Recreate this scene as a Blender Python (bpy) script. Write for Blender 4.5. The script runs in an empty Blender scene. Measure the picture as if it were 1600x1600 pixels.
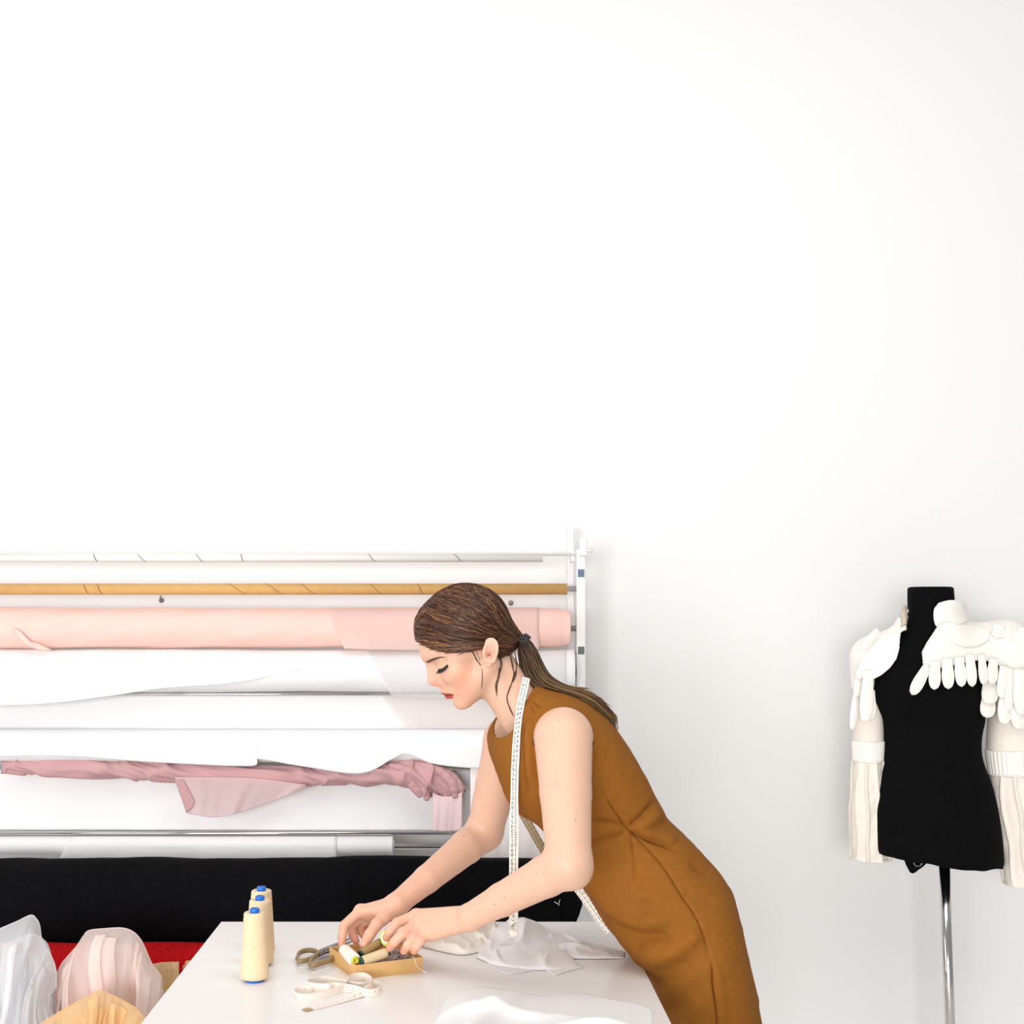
import bpy, bmesh, math, random
import numpy as np
from mathutils import Vector, Matrix

# ---------------------------------------------------------------- camera, world, lights, exposure
K = 1.1            # overall scale of the place
F = 2000.0         # focal length in pixels of the 1600 px frame
CU, CV = 728.0, 956.0
EYE = 1.4 * K
scene = bpy.context.scene
col = scene.collection
cam_d = bpy.data.cameras.new('camera')
cam = bpy.data.objects.new('camera', cam_d)
col.objects.link(cam)
cam_d.sensor_width = 36.0
cam_d.lens = 45.0
cam_d.shift_x = 0.045
cam_d.shift_y = 0.0975
cam_d.clip_end = 60
cam.location = (0, 0, EYE)
cam.rotation_euler = (math.pi / 2, 0, 0)
scene.camera = cam

world = bpy.data.worlds.new('world')
scene.world = world
world.use_nodes = True
bg = world.node_tree.nodes['Background']
bg.inputs[0].default_value = (1.0, 0.992, 0.985, 1)
bg.inputs[1].default_value = 0.30

def area(name, loc, target, size, size_y, power, color):
    d = bpy.data.lights.new(name, 'AREA')
    d.shape = 'RECTANGLE'; d.size = size; d.size_y = size_y
    d.energy = power; d.color = color
    o = bpy.data.objects.new(name, d); col.objects.link(o)
    o.location = loc
    o.rotation_euler = (Vector(target) - Vector(loc)).to_track_quat('-Z', 'Y').to_euler()
    return o
area('window_light', (-4.2, 0.6, 2.2), (-0.4, 3.6, 1.4), 2.6, 2.6, 55, (1.0, 0.99, 0.985))
area('front_fill_light', (-2.4, -7.0, 1.6), (0.2, 4.0, 1.1), 6.0, 2.8, 700, (1.0, 0.99, 0.985))  # added fill from behind the camera, brightens the wall between the rolls
area('overhead_fill_light', (0.25, 1.3, 3.7), (0.2, 2.3, 0.0), 3.0, 1.8, 50, (1.0, 0.985, 0.96))  # added fill from above, brightens the table top

scene.view_settings.view_transform = 'Standard'
scene.view_settings.look = 'None'
scene.view_settings.gamma = 1.0
scene.view_settings.use_curve_mapping = False
scene.view_settings.exposure = 0.0

# ---------------------------------------------------------------- helpers
random.seed(7)
rng = np.random.default_rng(7)

def P(px, py, d):
    """a point of the place: direction of a photo pixel, distance d (before the overall scale)"""
    return np.array([K * (px - CU) / F * d, K * d, EYE - K * (py - CV) / F * d])

def R(px, d):
    return px * K * d / F

def link(o, parent=None):
    col.objects.link(o)
    if parent is not None:
        o.parent = parent
    return o

def mesh_obj(name, V, Fc, mat=None, parent=None, smooth=True):
    me = bpy.data.meshes.new(name)
    V = np.asarray(V, dtype=float)
    me.from_pydata(V.tolist(), [], [list(map(int, f)) for f in Fc] if not isinstance(Fc, np.ndarray) else Fc.tolist())
    if smooth:
        me.polygons.foreach_set('use_smooth', [True] * len(me.polygons))
    me.update()
    o = bpy.data.objects.new(name, me)
    if mat is not None:
        me.materials.append(mat)
    return link(o, parent)

def tag(o, label=None, cat=None, group=None, kind=None):
    if label: o['label'] = label
    if cat: o['category'] = cat
    if group: o['group'] = group
    if kind: o['kind'] = kind
    return o

def empty(name, loc=(0, 0, 0), label=None, cat=None, group=None):
    o = bpy.data.objects.new(name, None)
    o.empty_display_size = 0.05
    link(o)
    o.location = loc
    bpy.context.view_layer.update()
    return tag(o, label, cat, group)

def adopt(o, parent):
    """parent o while it keeps its world place"""
    o.parent = parent
    o.matrix_parent_inverse = Matrix.Translation(parent.location).inverted() if parent.parent is None else parent.matrix_world.inverted()
    return o

class MB:
    def __init__(s):
        s.v = []; s.f = []; s.n = 0
    def add(s, V, Fc):
        V = np.asarray(V, float)
        s.v.append(V)
        s.f += [[int(i) + s.n for i in f] for f in Fc]
        s.n += len(V)
        return s
    def box(s, lo, hi, M=None):
        x0, y0, z0 = lo; x1, y1, z1 = hi
        V = np.array([[x0,y0,z0],[x1,y0,z0],[x1,y1,z0],[x0,y1,z0],[x0,y0,z1],[x1,y0,z1],[x1,y1,z1],[x0,y1,z1]], float)
        if M is not None: V = V @ np.asarray(M)[:3,:3].T + np.asarray(M)[:3,3]
        return s.add(V, [[0,3,2,1],[4,5,6,7],[0,1,5,4],[1,2,6,5],[2,3,7,6],[3,0,4,7]])
    def tube(s, path, rad, seg=12, cap=True, flat=1.0, up=None):
        V, Fc = tube(path, rad, seg, cap, flat, up)
        return s.add(V, Fc)
    def lathe(s, prof, seg=32, M=None, close=False):
        V, Fc = lathe(prof, seg, close)
        if M is not None: V = V @ np.asarray(M)[:3,:3].T + np.asarray(M)[:3,3]
        return s.add(V, Fc)
    def build(s, name, mat=None, parent=None, smooth=True, bevel=0.0):
        o = mesh_obj(name, np.concatenate(s.v), s.f, mat, None, smooth)
        if parent is not None: adopt(o, parent)
        if bevel:
            m = o.modifiers.new('bevel', 'BEVEL'); m.width = bevel; m.segments = 2; m.limit_method = 'ANGLE'
            m.harden_normals = False
        return o

def frames(path, up=None):
    P_ = np.asarray(path, float)
    T = np.gradient(P_, axis=0)
    T /= np.linalg.norm(T, axis=1)[:, None] + 1e-12
    N = np.zeros_like(T)
    u = np.array(up if up is not None else (0, 0, 1.0), float)
    if up is None and abs(T[0] @ u) > 0.9: u = np.array([0, 1.0, 0])
    for i in range(len(P_)):
        if up is not None: n = u - T[i] * (u @ T[i])
        else: n = (u if i == 0 else N[i-1]); n = n - T[i] * (n @ T[i])
        N[i] = n / (np.linalg.norm(n) + 1e-12)
    return T, N, np.cross(T, N)

def tube(path, rad, seg=12, cap=True, flat=1.0, up=None):
    path = np.asarray(path, float); n = len(path)
    rad = np.broadcast_to(np.asarray(rad, float), (n,))
    T, N, B = frames(path, up)
    a = np.linspace(0, 2*np.pi, seg, endpoint=False)
    V = (path[:, None] + rad[:, None, None] * (np.cos(a)[None, :, None] * N[:, None] * flat + np.sin(a)[None, :, None] * B[:, None])).reshape(-1, 3)
    Fc = []
    for i in range(n-1):
        for j in range(seg):
            k = (j+1) % seg
            Fc.append([i*seg+j, i*seg+k, (i+1)*seg+k, (i+1)*seg+j])
    if cap:
        Fc.append(list(range(seg))[::-1]); Fc.append([(n-1)*seg+j for j in range(seg)])
    return V, Fc

def lathe(prof, seg=32, close=False):
    """profile of (r, z) about the z axis; close joins last to first"""
    prof = np.asarray(prof, float); n = len(prof)
    a = np.linspace(0, 2*np.pi, seg, endpoint=False)
    V = np.stack([prof[:, 0][:, None]*np.cos(a), prof[:, 0][:, None]*np.sin(a), np.repeat(prof[:, 1][:, None], seg, 1)], -1).reshape(-1, 3)
    Fc = []
    for i in range(n if close else n-1):
        q = (i+1) % n
        for j in range(seg):
            k = (j+1) % seg
            Fc.append([i*seg+j, i*seg+k, q*seg+k, q*seg+j])
    if not close:
        if prof[0, 0] > 1e-6: Fc.append(list(range(seg))[::-1])
        if prof[-1, 0] > 1e-6: Fc.append([(n-1)*seg+j for j in range(seg)])
    return V, Fc

def spline(pts, n):
    """Catmull-Rom through pts, n samples"""
    p = np.asarray(pts, float)
    if len(p) == 2: return p[0] + (p[1]-p[0]) * np.linspace(0, 1, n)[:, None]
    q = np.vstack([2*p[0]-p[1], p, 2*p[-1]-p[-2]])
    t = np.linspace(0, len(p)-1, n); i = np.minimum(t.astype(int), len(p)-2); f = (t-i)[:, None]
    a, b, c, d = q[i], q[i+1], q[i+2], q[i+3]
    return 0.5*((2*b) + (c-a)*f + (2*a-5*b+4*c-d)*f**2 + (3*b-a-3*c+d)*f**3)

def grid_faces(nu, nv, wrap=False):
    Fc = []
    for i in range(nu-1):
        for j in range(nv if wrap else nv-1):
            k = (j+1) % nv
            Fc.append([i*nv+j, i*nv+k, (i+1)*nv+k, (i+1)*nv+j])
    return Fc

def sheet(name, G, mat, parent=None, thick=0.002):
    """cloth from a grid of points (nu, nv, 3)"""
    nu, nv = G.shape[:2]
    o = mesh_obj(name, G.reshape(-1, 3), grid_faces(nu, nv), mat)
    if parent is not None: adopt(o, parent)
    if thick:
        m = o.modifiers.new('thickness', 'SOLIDIFY'); m.thickness = thick; m.offset = 0
    return o

_ph = {}
def wob(x, seed, freqs=(1, 2, 3.7, 6.1), amps=(1, .6, .35, .2)):
    """smooth pseudo random of x"""
    if seed not in _ph: _ph[seed] = np.random.default_rng(seed).uniform(0, 6.28, 4).tolist()
    if isinstance(x, (float, int)): return sum(a*math.sin(x*f+p) for f, a, p in zip(freqs, amps, _ph[seed]))
    return sum(a*np.sin(np.asarray(x)*f + p) for f, a, p in zip(freqs, amps, _ph[seed]))

# ---------------------------------------------------------------- materials
def material(name, color, rough=0.6, noise=0.0, nscale=30, bump=0.0, bscale=200, metal=0.0, spec=0.5, sheen=0.0, sss=0.0, trans=0.0, stretch=(1, 1, 1), attr=None, color2=None):
    m = bpy.data.materials.new(name); m.use_nodes = True
    nt = m.node_tree; b = nt.nodes['Principled BSDF']
    b.inputs['Base Color'].default_value = (*color, 1)
    b.inputs['Roughness'].default_value = rough
    b.inputs['Metallic'].default_value = metal
    b.inputs['Specular IOR Level'].default_value = spec
    if sheen:
        b.inputs['Sheen Weight'].default_value = sheen; b.inputs['Sheen Roughness'].default_value = 0.30
    if sss:
        b.inputs['Subsurface Weight'].default_value = sss
        b.inputs['Subsurface Radius'].default_value = (0.010, 0.004, 0.002)
        b.inputs['Subsurface Scale'].default_value = 1.0
    tc = nt.nodes.new('ShaderNodeTexCoord'); mp = nt.nodes.new('ShaderNodeMapping')
    nt.links.new(tc.outputs['Object'], mp.inputs[0]); mp.inputs['Scale'].default_value = stretch
    src = None
    if attr:
        at = nt.nodes.new('ShaderNodeAttribute'); at.attribute_name = attr
        src = at.outputs['Color']
    if noise or color2:
        tx = nt.nodes.new('ShaderNodeTexNoise'); tx.inputs['Scale'].default_value = nscale; tx.inputs['Detail'].default_value = 6
        nt.links.new(mp.outputs[0], tx.inputs['Vector'])
        mx = nt.nodes.new('ShaderNodeMix'); mx.data_type = 'RGBA'
        if color2:
            rp = nt.nodes.new('ShaderNodeValToRGB'); rp.color_ramp.elements[0].position = 0.35; rp.color_ramp.elements[1].position = 0.65
            nt.links.new(tx.outputs['Fac'], rp.inputs[0]); nt.links.new(rp.outputs[0], mx.inputs['Factor'])
            mx.inputs['A'].default_value = (*color, 1); mx.inputs['B'].default_value = (*color2, 1)
        else:
            mx.blend_type = 'MULTIPLY'; mx.inputs['Factor'].default_value = 1.0
            rp = nt.nodes.new('ShaderNodeMapRange'); rp.inputs[1].default_value = 0.25; rp.inputs[2].default_value = 0.75
            rp.inputs[3].default_value = 1-noise; rp.inputs[4].default_value = 1+noise*0.6
            nt.links.new(tx.outputs['Fac'], rp.inputs[0]); nt.links.new(rp.outputs[0], mx.inputs['B'])
            if src is not None: nt.links.new(src, mx.inputs['A'])
            else: mx.inputs['A'].default_value = (*color, 1)
        src = mx.outputs['Result']
    if src is not None: nt.links.new(src, b.inputs['Base Color'])
    if bump:
        tb = nt.nodes.new('ShaderNodeTexNoise'); tb.inputs['Scale'].default_value = bscale; tb.inputs['Detail'].default_value = 4
        nt.links.new(mp.outputs[0], tb.inputs['Vector'])
        bp = nt.nodes.new('ShaderNodeBump'); bp.inputs['Strength'].default_value = bump; bp.inputs['Distance'].default_value = 0.002
        nt.links.new(tb.outputs['Fac'], bp.inputs['Height']); nt.links.new(bp.outputs[0], b.inputs['Normal'])
    if trans:   # thin sheer cloth: part of the light goes straight through, part is scattered through
        out = nt.nodes['Material Output']
        tr = nt.nodes.new('ShaderNodeBsdfTransparent'); ms = nt.nodes.new('ShaderNodeMixShader')
        tl = nt.nodes.new('ShaderNodeBsdfTranslucent'); tl.inputs[0].default_value = (*color, 1)
        m2 = nt.nodes.new('ShaderNodeMixShader'); m2.inputs[0].default_value = 0.4
        nt.links.new(b.outputs[0], m2.inputs[1]); nt.links.new(tl.outputs[0], m2.inputs[2])
        ms.inputs[0].default_value = trans
        nt.links.new(m2.outputs[0], ms.inputs[1]); nt.links.new(tr.outputs[0], ms.inputs[2])
        nt.links.new(ms.outputs[0], out.inputs[0])
    return m

def srgb(r, g, b):
    f = lambda c: (c/255/12.92 if c/255 <= 0.04045 else ((c/255+0.055)/1.055)**2.4)
    return (f(r), f(g), f(b))

# ---------------------------------------------------------------- implicit surfaces (for bodies and garments)
def smin(a, b, k):
    h = np.maximum(k - np.abs(a-b), 0) / k
    return np.minimum(a, b) - h*h*k*0.25
def smax(a, b, k): return -smin(-a, -b, k)
def cone_d(p, a, b, ra, rb):
    a = np.asarray(a, float); b = np.asarray(b, float); ab = b-a
    t = np.clip(((p-a) @ ab) / (ab @ ab + 1e-12), 0, 1)
    return np.linalg.norm(p - a - t[:, None]*ab, axis=1) - (ra + (rb-ra)*t)
def ell_d(p, c, r, M=None):
    q = p - np.asarray(c, float)
    if M is not None: q = q @ M.T
    r = np.asarray(r, float)
    k0 = np.linalg.norm(q/r, axis=1); k1 = np.linalg.norm(q/(r*r), axis=1) + 1e-9
    return k0*(k0-1)/k1
def poly_d(x, y, poly):
    poly = np.asarray(poly, float); n = len(poly)
    d = np.full(len(x), 1e18); s = np.ones(len(x))
    for i in range(n):
        ax, ay = poly[i]; bx, by = poly[i-1]
        ex, ey = bx-ax, by-ay; wx, wy = x-ax, y-ay
        t = np.clip((wx*ex+wy*ey)/(ex*ex+ey*ey+1e-12), 0, 1)
        d = np.minimum(d, (wx-ex*t)**2 + (wy-ey*t)**2)
        c1 = y >= ay; c2 = y < by; c3 = ex*wy > ey*wx
        s = np.where((c1 & c2 & c3) | (~c1 & ~c2 & ~c3), -s, s)
    return s*np.sqrt(d)

def surface_net(f, lo, hi, h, block=8, safety=1.5):
    """mesh of f = 0 inside the box, evaluated only in blocks near the surface"""
    lo = np.asarray(lo, float); hi = np.asarray(hi, float)
    H = h*block
    nb = np.ceil((hi-lo)/H).astype(int)
    bi = np.stack(np.meshgrid(*[np.arange(n) for n in nb], indexing='ij'), -1).reshape(-1, 3)
    key = np.zeros(len(bi), np.int64)                        # Morton order keeps every batch compact
    for t in range(8):
        for a in range(3): key |= ((bi[:, a].astype(np.int64) >> t) & 1) << (3*t+a)
    bi = bi[np.argsort(key)]
    dc = np.concatenate([f(lo + (bi[a:a+4096]+0.5)*H) for a in range(0, len(bi), 4096)])
    bi = bi[np.abs(dc) < H*0.87*safety]
    m = block+1
    off = np.stack(np.meshgrid(*[np.arange(m)]*3, indexing='ij'), -1).reshape(-1, 3)
    gi = (bi[:, None]*block + off[None])                     # (B, m^3, 3) sample indices
    val = np.empty(gi.shape[:2])
    for a in range(0, len(bi), 48):
        g = gi[a:a+48]
        val[a:a+48] = f((lo + g.reshape(-1, 3)*h)).reshape(len(g), -1)
    val = val.reshape(-1, m, m, m)
    N = nb*block + 2
    lin = lambda c: (c[..., 0]*N[1] + c[..., 1])*N[2] + c[..., 2]
    # a vertex for every cell with a sign change
    cs = []; ps = []
    corners = [(i, j, k) for i in (0, 1) for j in (0, 1) for k in (0, 1)]
    C = np.stack([val[:, i:block+i, j:block+j, k:block+k] for i, j, k in corners], -1)
    act = (C.min(-1) < 0) & (C.max(-1) >= 0)
    b_, x_, y_, z_ = np.nonzero(act)
    cv = C[b_, x_, y_, z_]
    base = bi[b_]*block + np.stack([x_, y_, z_], -1)
    acc = np.zeros((len(cv), 3)); cnt = np.zeros(len(cv))
    ca = np.array(corners, float)
    for e in range(8):
        for g in range(e+1, 8):
            if np.abs(ca[e]-ca[g]).sum() != 1: continue
            s = (cv[:, e] < 0) != (cv[:, g] < 0)
            t = cv[s, e] / (cv[s, e]-cv[s, g])
            acc[s] += ca[e] + t[:, None]*(ca[g]-ca[e]); cnt[s] += 1
    V = lo + (base + acc/cnt[:, None])*h
    ids = lin(base); order = np.argsort(ids); ids = ids[order]; V = V[order]
    quads = []
    for ax in range(3):
        d = np.eye(3, dtype=int)[ax]
        A = val[:, :block, :block, :block]
        Bv = val[:, d[0]:block+d[0], d[1]:block+d[1], d[2]:block+d[2]]
        b_, x_, y_, z_ = np.nonzero((A < 0) != (Bv < 0))
        neg = A[b_, x_, y_, z_] < 0
        g = bi[b_]*block + np.stack([x_, y_, z_], -1)
        u = np.eye(3, dtype=int)[(ax+1) % 3]; w = np.eye(3, dtype=int)[(ax+2) % 3]
        q = np.stack([lin(g-u-w), lin(g-w), lin(g), lin(g-u)], -1)
        k = np.searchsorted(ids, q); k = np.minimum(k, len(ids)-1)
        ok = (ids[k] == q).all(1)
        k = np.where(neg[:, None], k, k[:, ::-1])[ok]
        quads.append(k)
    return V, np.concatenate(quads)

def relax(V, Q, it=2, lam=0.5):
    e = np.concatenate([Q[:, [0, 1]], Q[:, [1, 2]], Q[:, [2, 3]], Q[:, [3, 0]]])
    e = np.concatenate([e, e[:, ::-1]])
    cnt = np.bincount(e[:, 0], minlength=len(V)).astype(float)[:, None]; cnt[cnt == 0] = 1
    for _ in range(it):
        acc = np.zeros_like(V)
        for c in range(3): acc[:, c] = np.bincount(e[:, 0], V[e[:, 1], c], len(V))
        V = V + lam*(acc/cnt - V)
    return V

def set_colors(o, C, name='tint'):
    a = o.data.color_attributes.new(name, 'FLOAT_COLOR', 'POINT')
    C = np.concatenate([np.asarray(C, float), np.ones((len(C), 1))], 1)
    a.data.foreach_set('color', C.ravel())

M = {}
def mats():
    M['wall'] = material('white_wall_paint', (0.86, 0.855, 0.85), 0.75, bump=0.02, bscale=60)
    M['floor'] = material('pale_floor', (0.80, 0.78, 0.75), 0.5, noise=0.05, nscale=4)
    M['table'] = material('white_laminate', (0.88, 0.88, 0.87), 0.22, spec=0.5)
    M['white_metal'] = material('white_powder_coat', (0.82, 0.82, 0.82), 0.4)
    M['chrome'] = material('chrome', (0.72, 0.71, 0.72), 0.14, metal=1.0)
    M['steel'] = material('dark_steel', (0.22, 0.23, 0.24), 0.3, metal=1.0)
    M['screw'] = material('screw_steel', (0.30, 0.27, 0.24), 0.4, metal=0.8)
    M['hole'] = material('post_hole_reflection', srgb(96, 116, 138), 0.5)  # blue reflection in the slot, put into the colour
    M['hole2'] = material('post_hole_shade', srgb(96, 104, 102), 0.5)  # dark of the recess, put into the colour
    M['kraft'] = material('kraft_cardboard', srgb(214, 168, 104), 0.75, noise=0.08, nscale=40, bump=0.1, bscale=150)
    M['kraft_dark'] = material('kraft_seam', srgb(105, 80, 50), 0.8)
    M['paper'] = material('white_paper_tube', (0.84, 0.82, 0.80), 0.6)
    M['peach'] = material('peach_cotton', srgb(248, 206, 194), 0.9, noise=0.04, nscale=14, bump=0.25, bscale=260, sheen=0.2)
    M['peach_sheer'] = material('peach_voile', srgb(252, 234, 227), 0.9, trans=0.35)
    M['white_cloth'] = material('white_cotton', (0.87, 0.87, 0.875), 0.9, bump=0.12, bscale=250, sheen=0.1)
    M['cream_cloth'] = material('cream_cotton', srgb(240, 234, 224), 0.9, bump=0.2, bscale=200, sheen=0.1)
    M['white_sheer'] = material('white_voile', (0.9, 0.89, 0.89), 0.9, trans=0.66)
    M['blush_sheer'] = material('blush_voile', srgb(252, 244, 240), 0.9, trans=0.68)
    M['rose_pale'] = material('pale_rose_voile', srgb(238, 210, 214), 0.9, bump=0.1, bscale=250)
    M['blush_cloth'] = material('blush_cotton', srgb(250, 242, 240), 0.9, bump=0.1, bscale=250)
    M['tape_khaki'] = material('khaki_tape_cloth', srgb(168, 148, 108), 0.7)
    M['rose'] = material('dusty_rose_jersey', srgb(202, 158, 160), 0.9, noise=0.05, nscale=18, bump=0.2, bscale=300, sheen=0.2)
    M['rose_sheer'] = material('dusty_rose_voile', srgb(244, 222, 222), 0.9, trans=0.36)
    M['black'] = material('black_wool', (0.0035, 0.0035, 0.0045), 0.95, noise=0.3, nscale=60, bump=0.5, bscale=400, spec=0.1)
    M['black_form'] = material('black_jersey', (0.0032, 0.0032, 0.0036), 0.9, noise=0.3, nscale=120, bump=0.4, bscale=500, spec=0.1)
    M['red'] = material('red_boucle', (0.50, 0.006, 0.008), 0.95, noise=0.4, nscale=150, bump=1.0, bscale=170, spec=0.1)
    M['linen'] = material('beige_linen', srgb(222, 190, 140), 0.95, noise=0.2, nscale=60, bump=0.6, bscale=160, stretch=(4, 4, .6))
    M['tulle_white'] = material('white_tulle', (0.90, 0.91, 0.93), 0.8, trans=0.28)
    M['tulle_pink'] = material('blush_tulle', srgb(252, 237, 231), 0.8, trans=0.19)
    M['organza'] = material('apricot_organza', srgb(250, 214, 160), 0.7, trans=0.2)
    M['thread'] = material('cream_thread', srgb(240, 216, 178), 0.8, noise=0.10, nscale=18, bump=0.4, bscale=900, stretch=(.15, .15, 1))
    M['blue'] = material('blue_plastic', srgb(20, 112, 215), 0.35)
    M['khaki'] = material('khaki_plastic', srgb(150, 128, 92), 0.4)
    M['tan_thread'] = material('tan_thread', srgb(178, 142, 92), 0.8, noise=0.12, nscale=30, bump=0.4, bscale=900)
    M['beige_thread'] = material('beige_thread', srgb(222, 202, 160), 0.8, noise=0.12, nscale=30, bump=0.4, bscale=900)
    M['white_thread'] = material('white_thread', srgb(250, 247, 236), 0.8, bump=0.4, bscale=900)
    M['green'] = material('green_plastic', srgb(22, 76, 66), 0.4)
    M['yellow'] = material('yellow_plastic', srgb(214, 206, 52), 0.4)
    M['neon'] = material('neon_plastic', srgb(222, 240, 30), 0.4)
    M['box'] = material('box_card', srgb(222, 178, 116), 0.8, noise=0.05, nscale=60)
    M['tape'] = material('tape_cloth', srgb(240, 236, 226), 0.55, bump=0.1, bscale=600)
    M['tape_pale'] = material('pale_tape_cloth', srgb(250, 238, 226), 0.55)
    M['ink'] = material('black_ink', (0.03, 0.03, 0.03), 0.6)
    M['ink_red'] = material('faded_red_ink', srgb(228, 150, 130), 0.6)
    M['gold'] = material('brass', srgb(190, 165, 110), 0.35, metal=0.9)
    M['skin'] = material('skin', (1, 1, 1), 0.42, attr='tint', noise=0.03, nscale=25, sss=0.25, spec=0.35, bump=0.04, bscale=500)
    M['dress'] = material('brown_crepe', srgb(146, 92, 34), 0.85, noise=0.07, nscale=90, bump=0.15, bscale=700, spec=0.12)
    M['hair'] = material('brown_hair', (1, 1, 1), 0.40, attr='tint', spec=0.35)
    M['lash'] = material('black_lashes', (0.02, 0.015, 0.018), 0.5)
    M['tie'] = material('black_hair_tie', (0.012, 0.011, 0.012), 0.25)
    M['costume'] = material('ivory_felt', srgb(246, 243, 236), 0.85, bump=0.25, bscale=200, sheen=0.1)
    M['sleeve'] = material('ivory_gauze', srgb(242, 234, 222), 0.9, bump=0.5, bscale=160, noise=0.03, nscale=40)
    M['pearl'] = material('pearl', srgb(250, 248, 244), 0.25)
    M['fur'] = material('beige_trim', srgb(206, 190, 172), 0.9, noise=0.2, nscale=80, bump=0.8, bscale=150)
    M['shoe'] = material('black_leather', (0.015, 0.014, 0.014), 0.35)
    M['pins'] = material('clear_plastic_bits', srgb(236, 231, 236), 0.25, color2=srgb(172, 164, 172), nscale=90)
mats()
# ---------------------------------------------------------------- the room
WALL_Y = K*3.62
o = MB().box((-7, WALL_Y, 0), (7, WALL_Y+0.2, 5.2)).build('wall_back', M['wall'], smooth=False); tag(o, kind='structure')
o = MB().box((-7, -3, -0.1), (7, WALL_Y, 0)).build('floor', M['floor'], smooth=False); tag(o, kind='structure')

# ---------------------------------------------------------------- work table
TZ = EYE - 0.64*K
TX0, TX1 = K*-0.506, K*0.32
TY0, TY1 = K*1.62, K*2.645
table = empty('work_table', ((TX0+TX1)/2, (TY0+TY1)/2, 0), 'large white laminate work table with a clean square top', 'table')
MB().box((TX0, TY0, TZ-0.03), (TX1, TY1, TZ)).build('tabletop', M['table'], table, False, bevel=0.002)
for x in (TX0+0.03, TX1-0.08):
    for y in (TY0+0.04, TY1-0.09):
        MB().box((x, y, 0), (x+0.05, y+0.05, TZ-0.0305)).build('leg', M['white_metal'], table, False, bevel=0.003)
MB().box((TX0+0.08, TY1-0.075, TZ-0.10), (TX1-0.08, TY1-0.055, TZ-0.0305)).build('apron', M['white_metal'], table, False)
MB().box((TX0+0.08, TY0+0.055, TZ-0.10), (TX1-0.08, TY0+0.075, TZ-0.0305)).build('apron', M['white_metal'], table, False)
# ---------------------------------------------------------------- the person: figure space (u, v, w) in pixels of the plane D0
D0 = 2.36
S = K*D0/F
def fig2world(p):
    p = np.asarray(p, float)
    return np.stack([(p[..., 0]-CU)*S, K*D0 + p[..., 2]*S, EYE - (p[..., 1]-CV)*S], -1)
def Q(px, py, d):
    """photo direction and distance -> figure space"""
    k = d/D0
    return np.array([CU+(px-CU)*k, CV+(py-CV)*k, (d-D0)/D0*F])
def proj(p):
    t = (p[..., 2]+F)/F
    return CU+(p[..., 0]-CU)/t, CV+(p[..., 1]-CV)/t
HN = np.array([-0.853, 0.522]); HU = np.array([-0.522, -0.853]); HO = np.array([728.0, 986.0])
def Hd(a, b, c=0.0):
    q = HO + a*HN + b*HU
    return np.array([q[0], q[1], -c])
HM = np.array([[HN[0], HN[1], 0], [HU[0], HU[1], 0], [0, 0, -1.0]])   # figure -> head axes

BOX = [None, 0]
def culled(p, a, b, radius, fn, margin=14.0):
    """fn only for the points within radius of the segment a-b"""
    a = np.asarray(a, float); ab = np.asarray(b, float)-a
    if BOX[0] is not None:          # the whole batch of points is far away
        q = BOX[0]-a; t = min(max((q @ ab)/(ab @ ab + 1e-9), 0), 1)
        if np.linalg.norm(q-t*ab) - BOX[1] > radius+margin: return np.full(len(p), 30.0)
    q = p-a; t = np.clip((q @ ab)/(ab @ ab + 1e-9), 0, 1)
    q -= t[:, None]*ab
    d0 = np.sqrt(np.einsum('ij,ij->i', q, q))
    m = d0 < radius + margin
    out = np.maximum(d0 - radius, margin)
    if m.any(): out[m] = fn(p[m])
    return out

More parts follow.
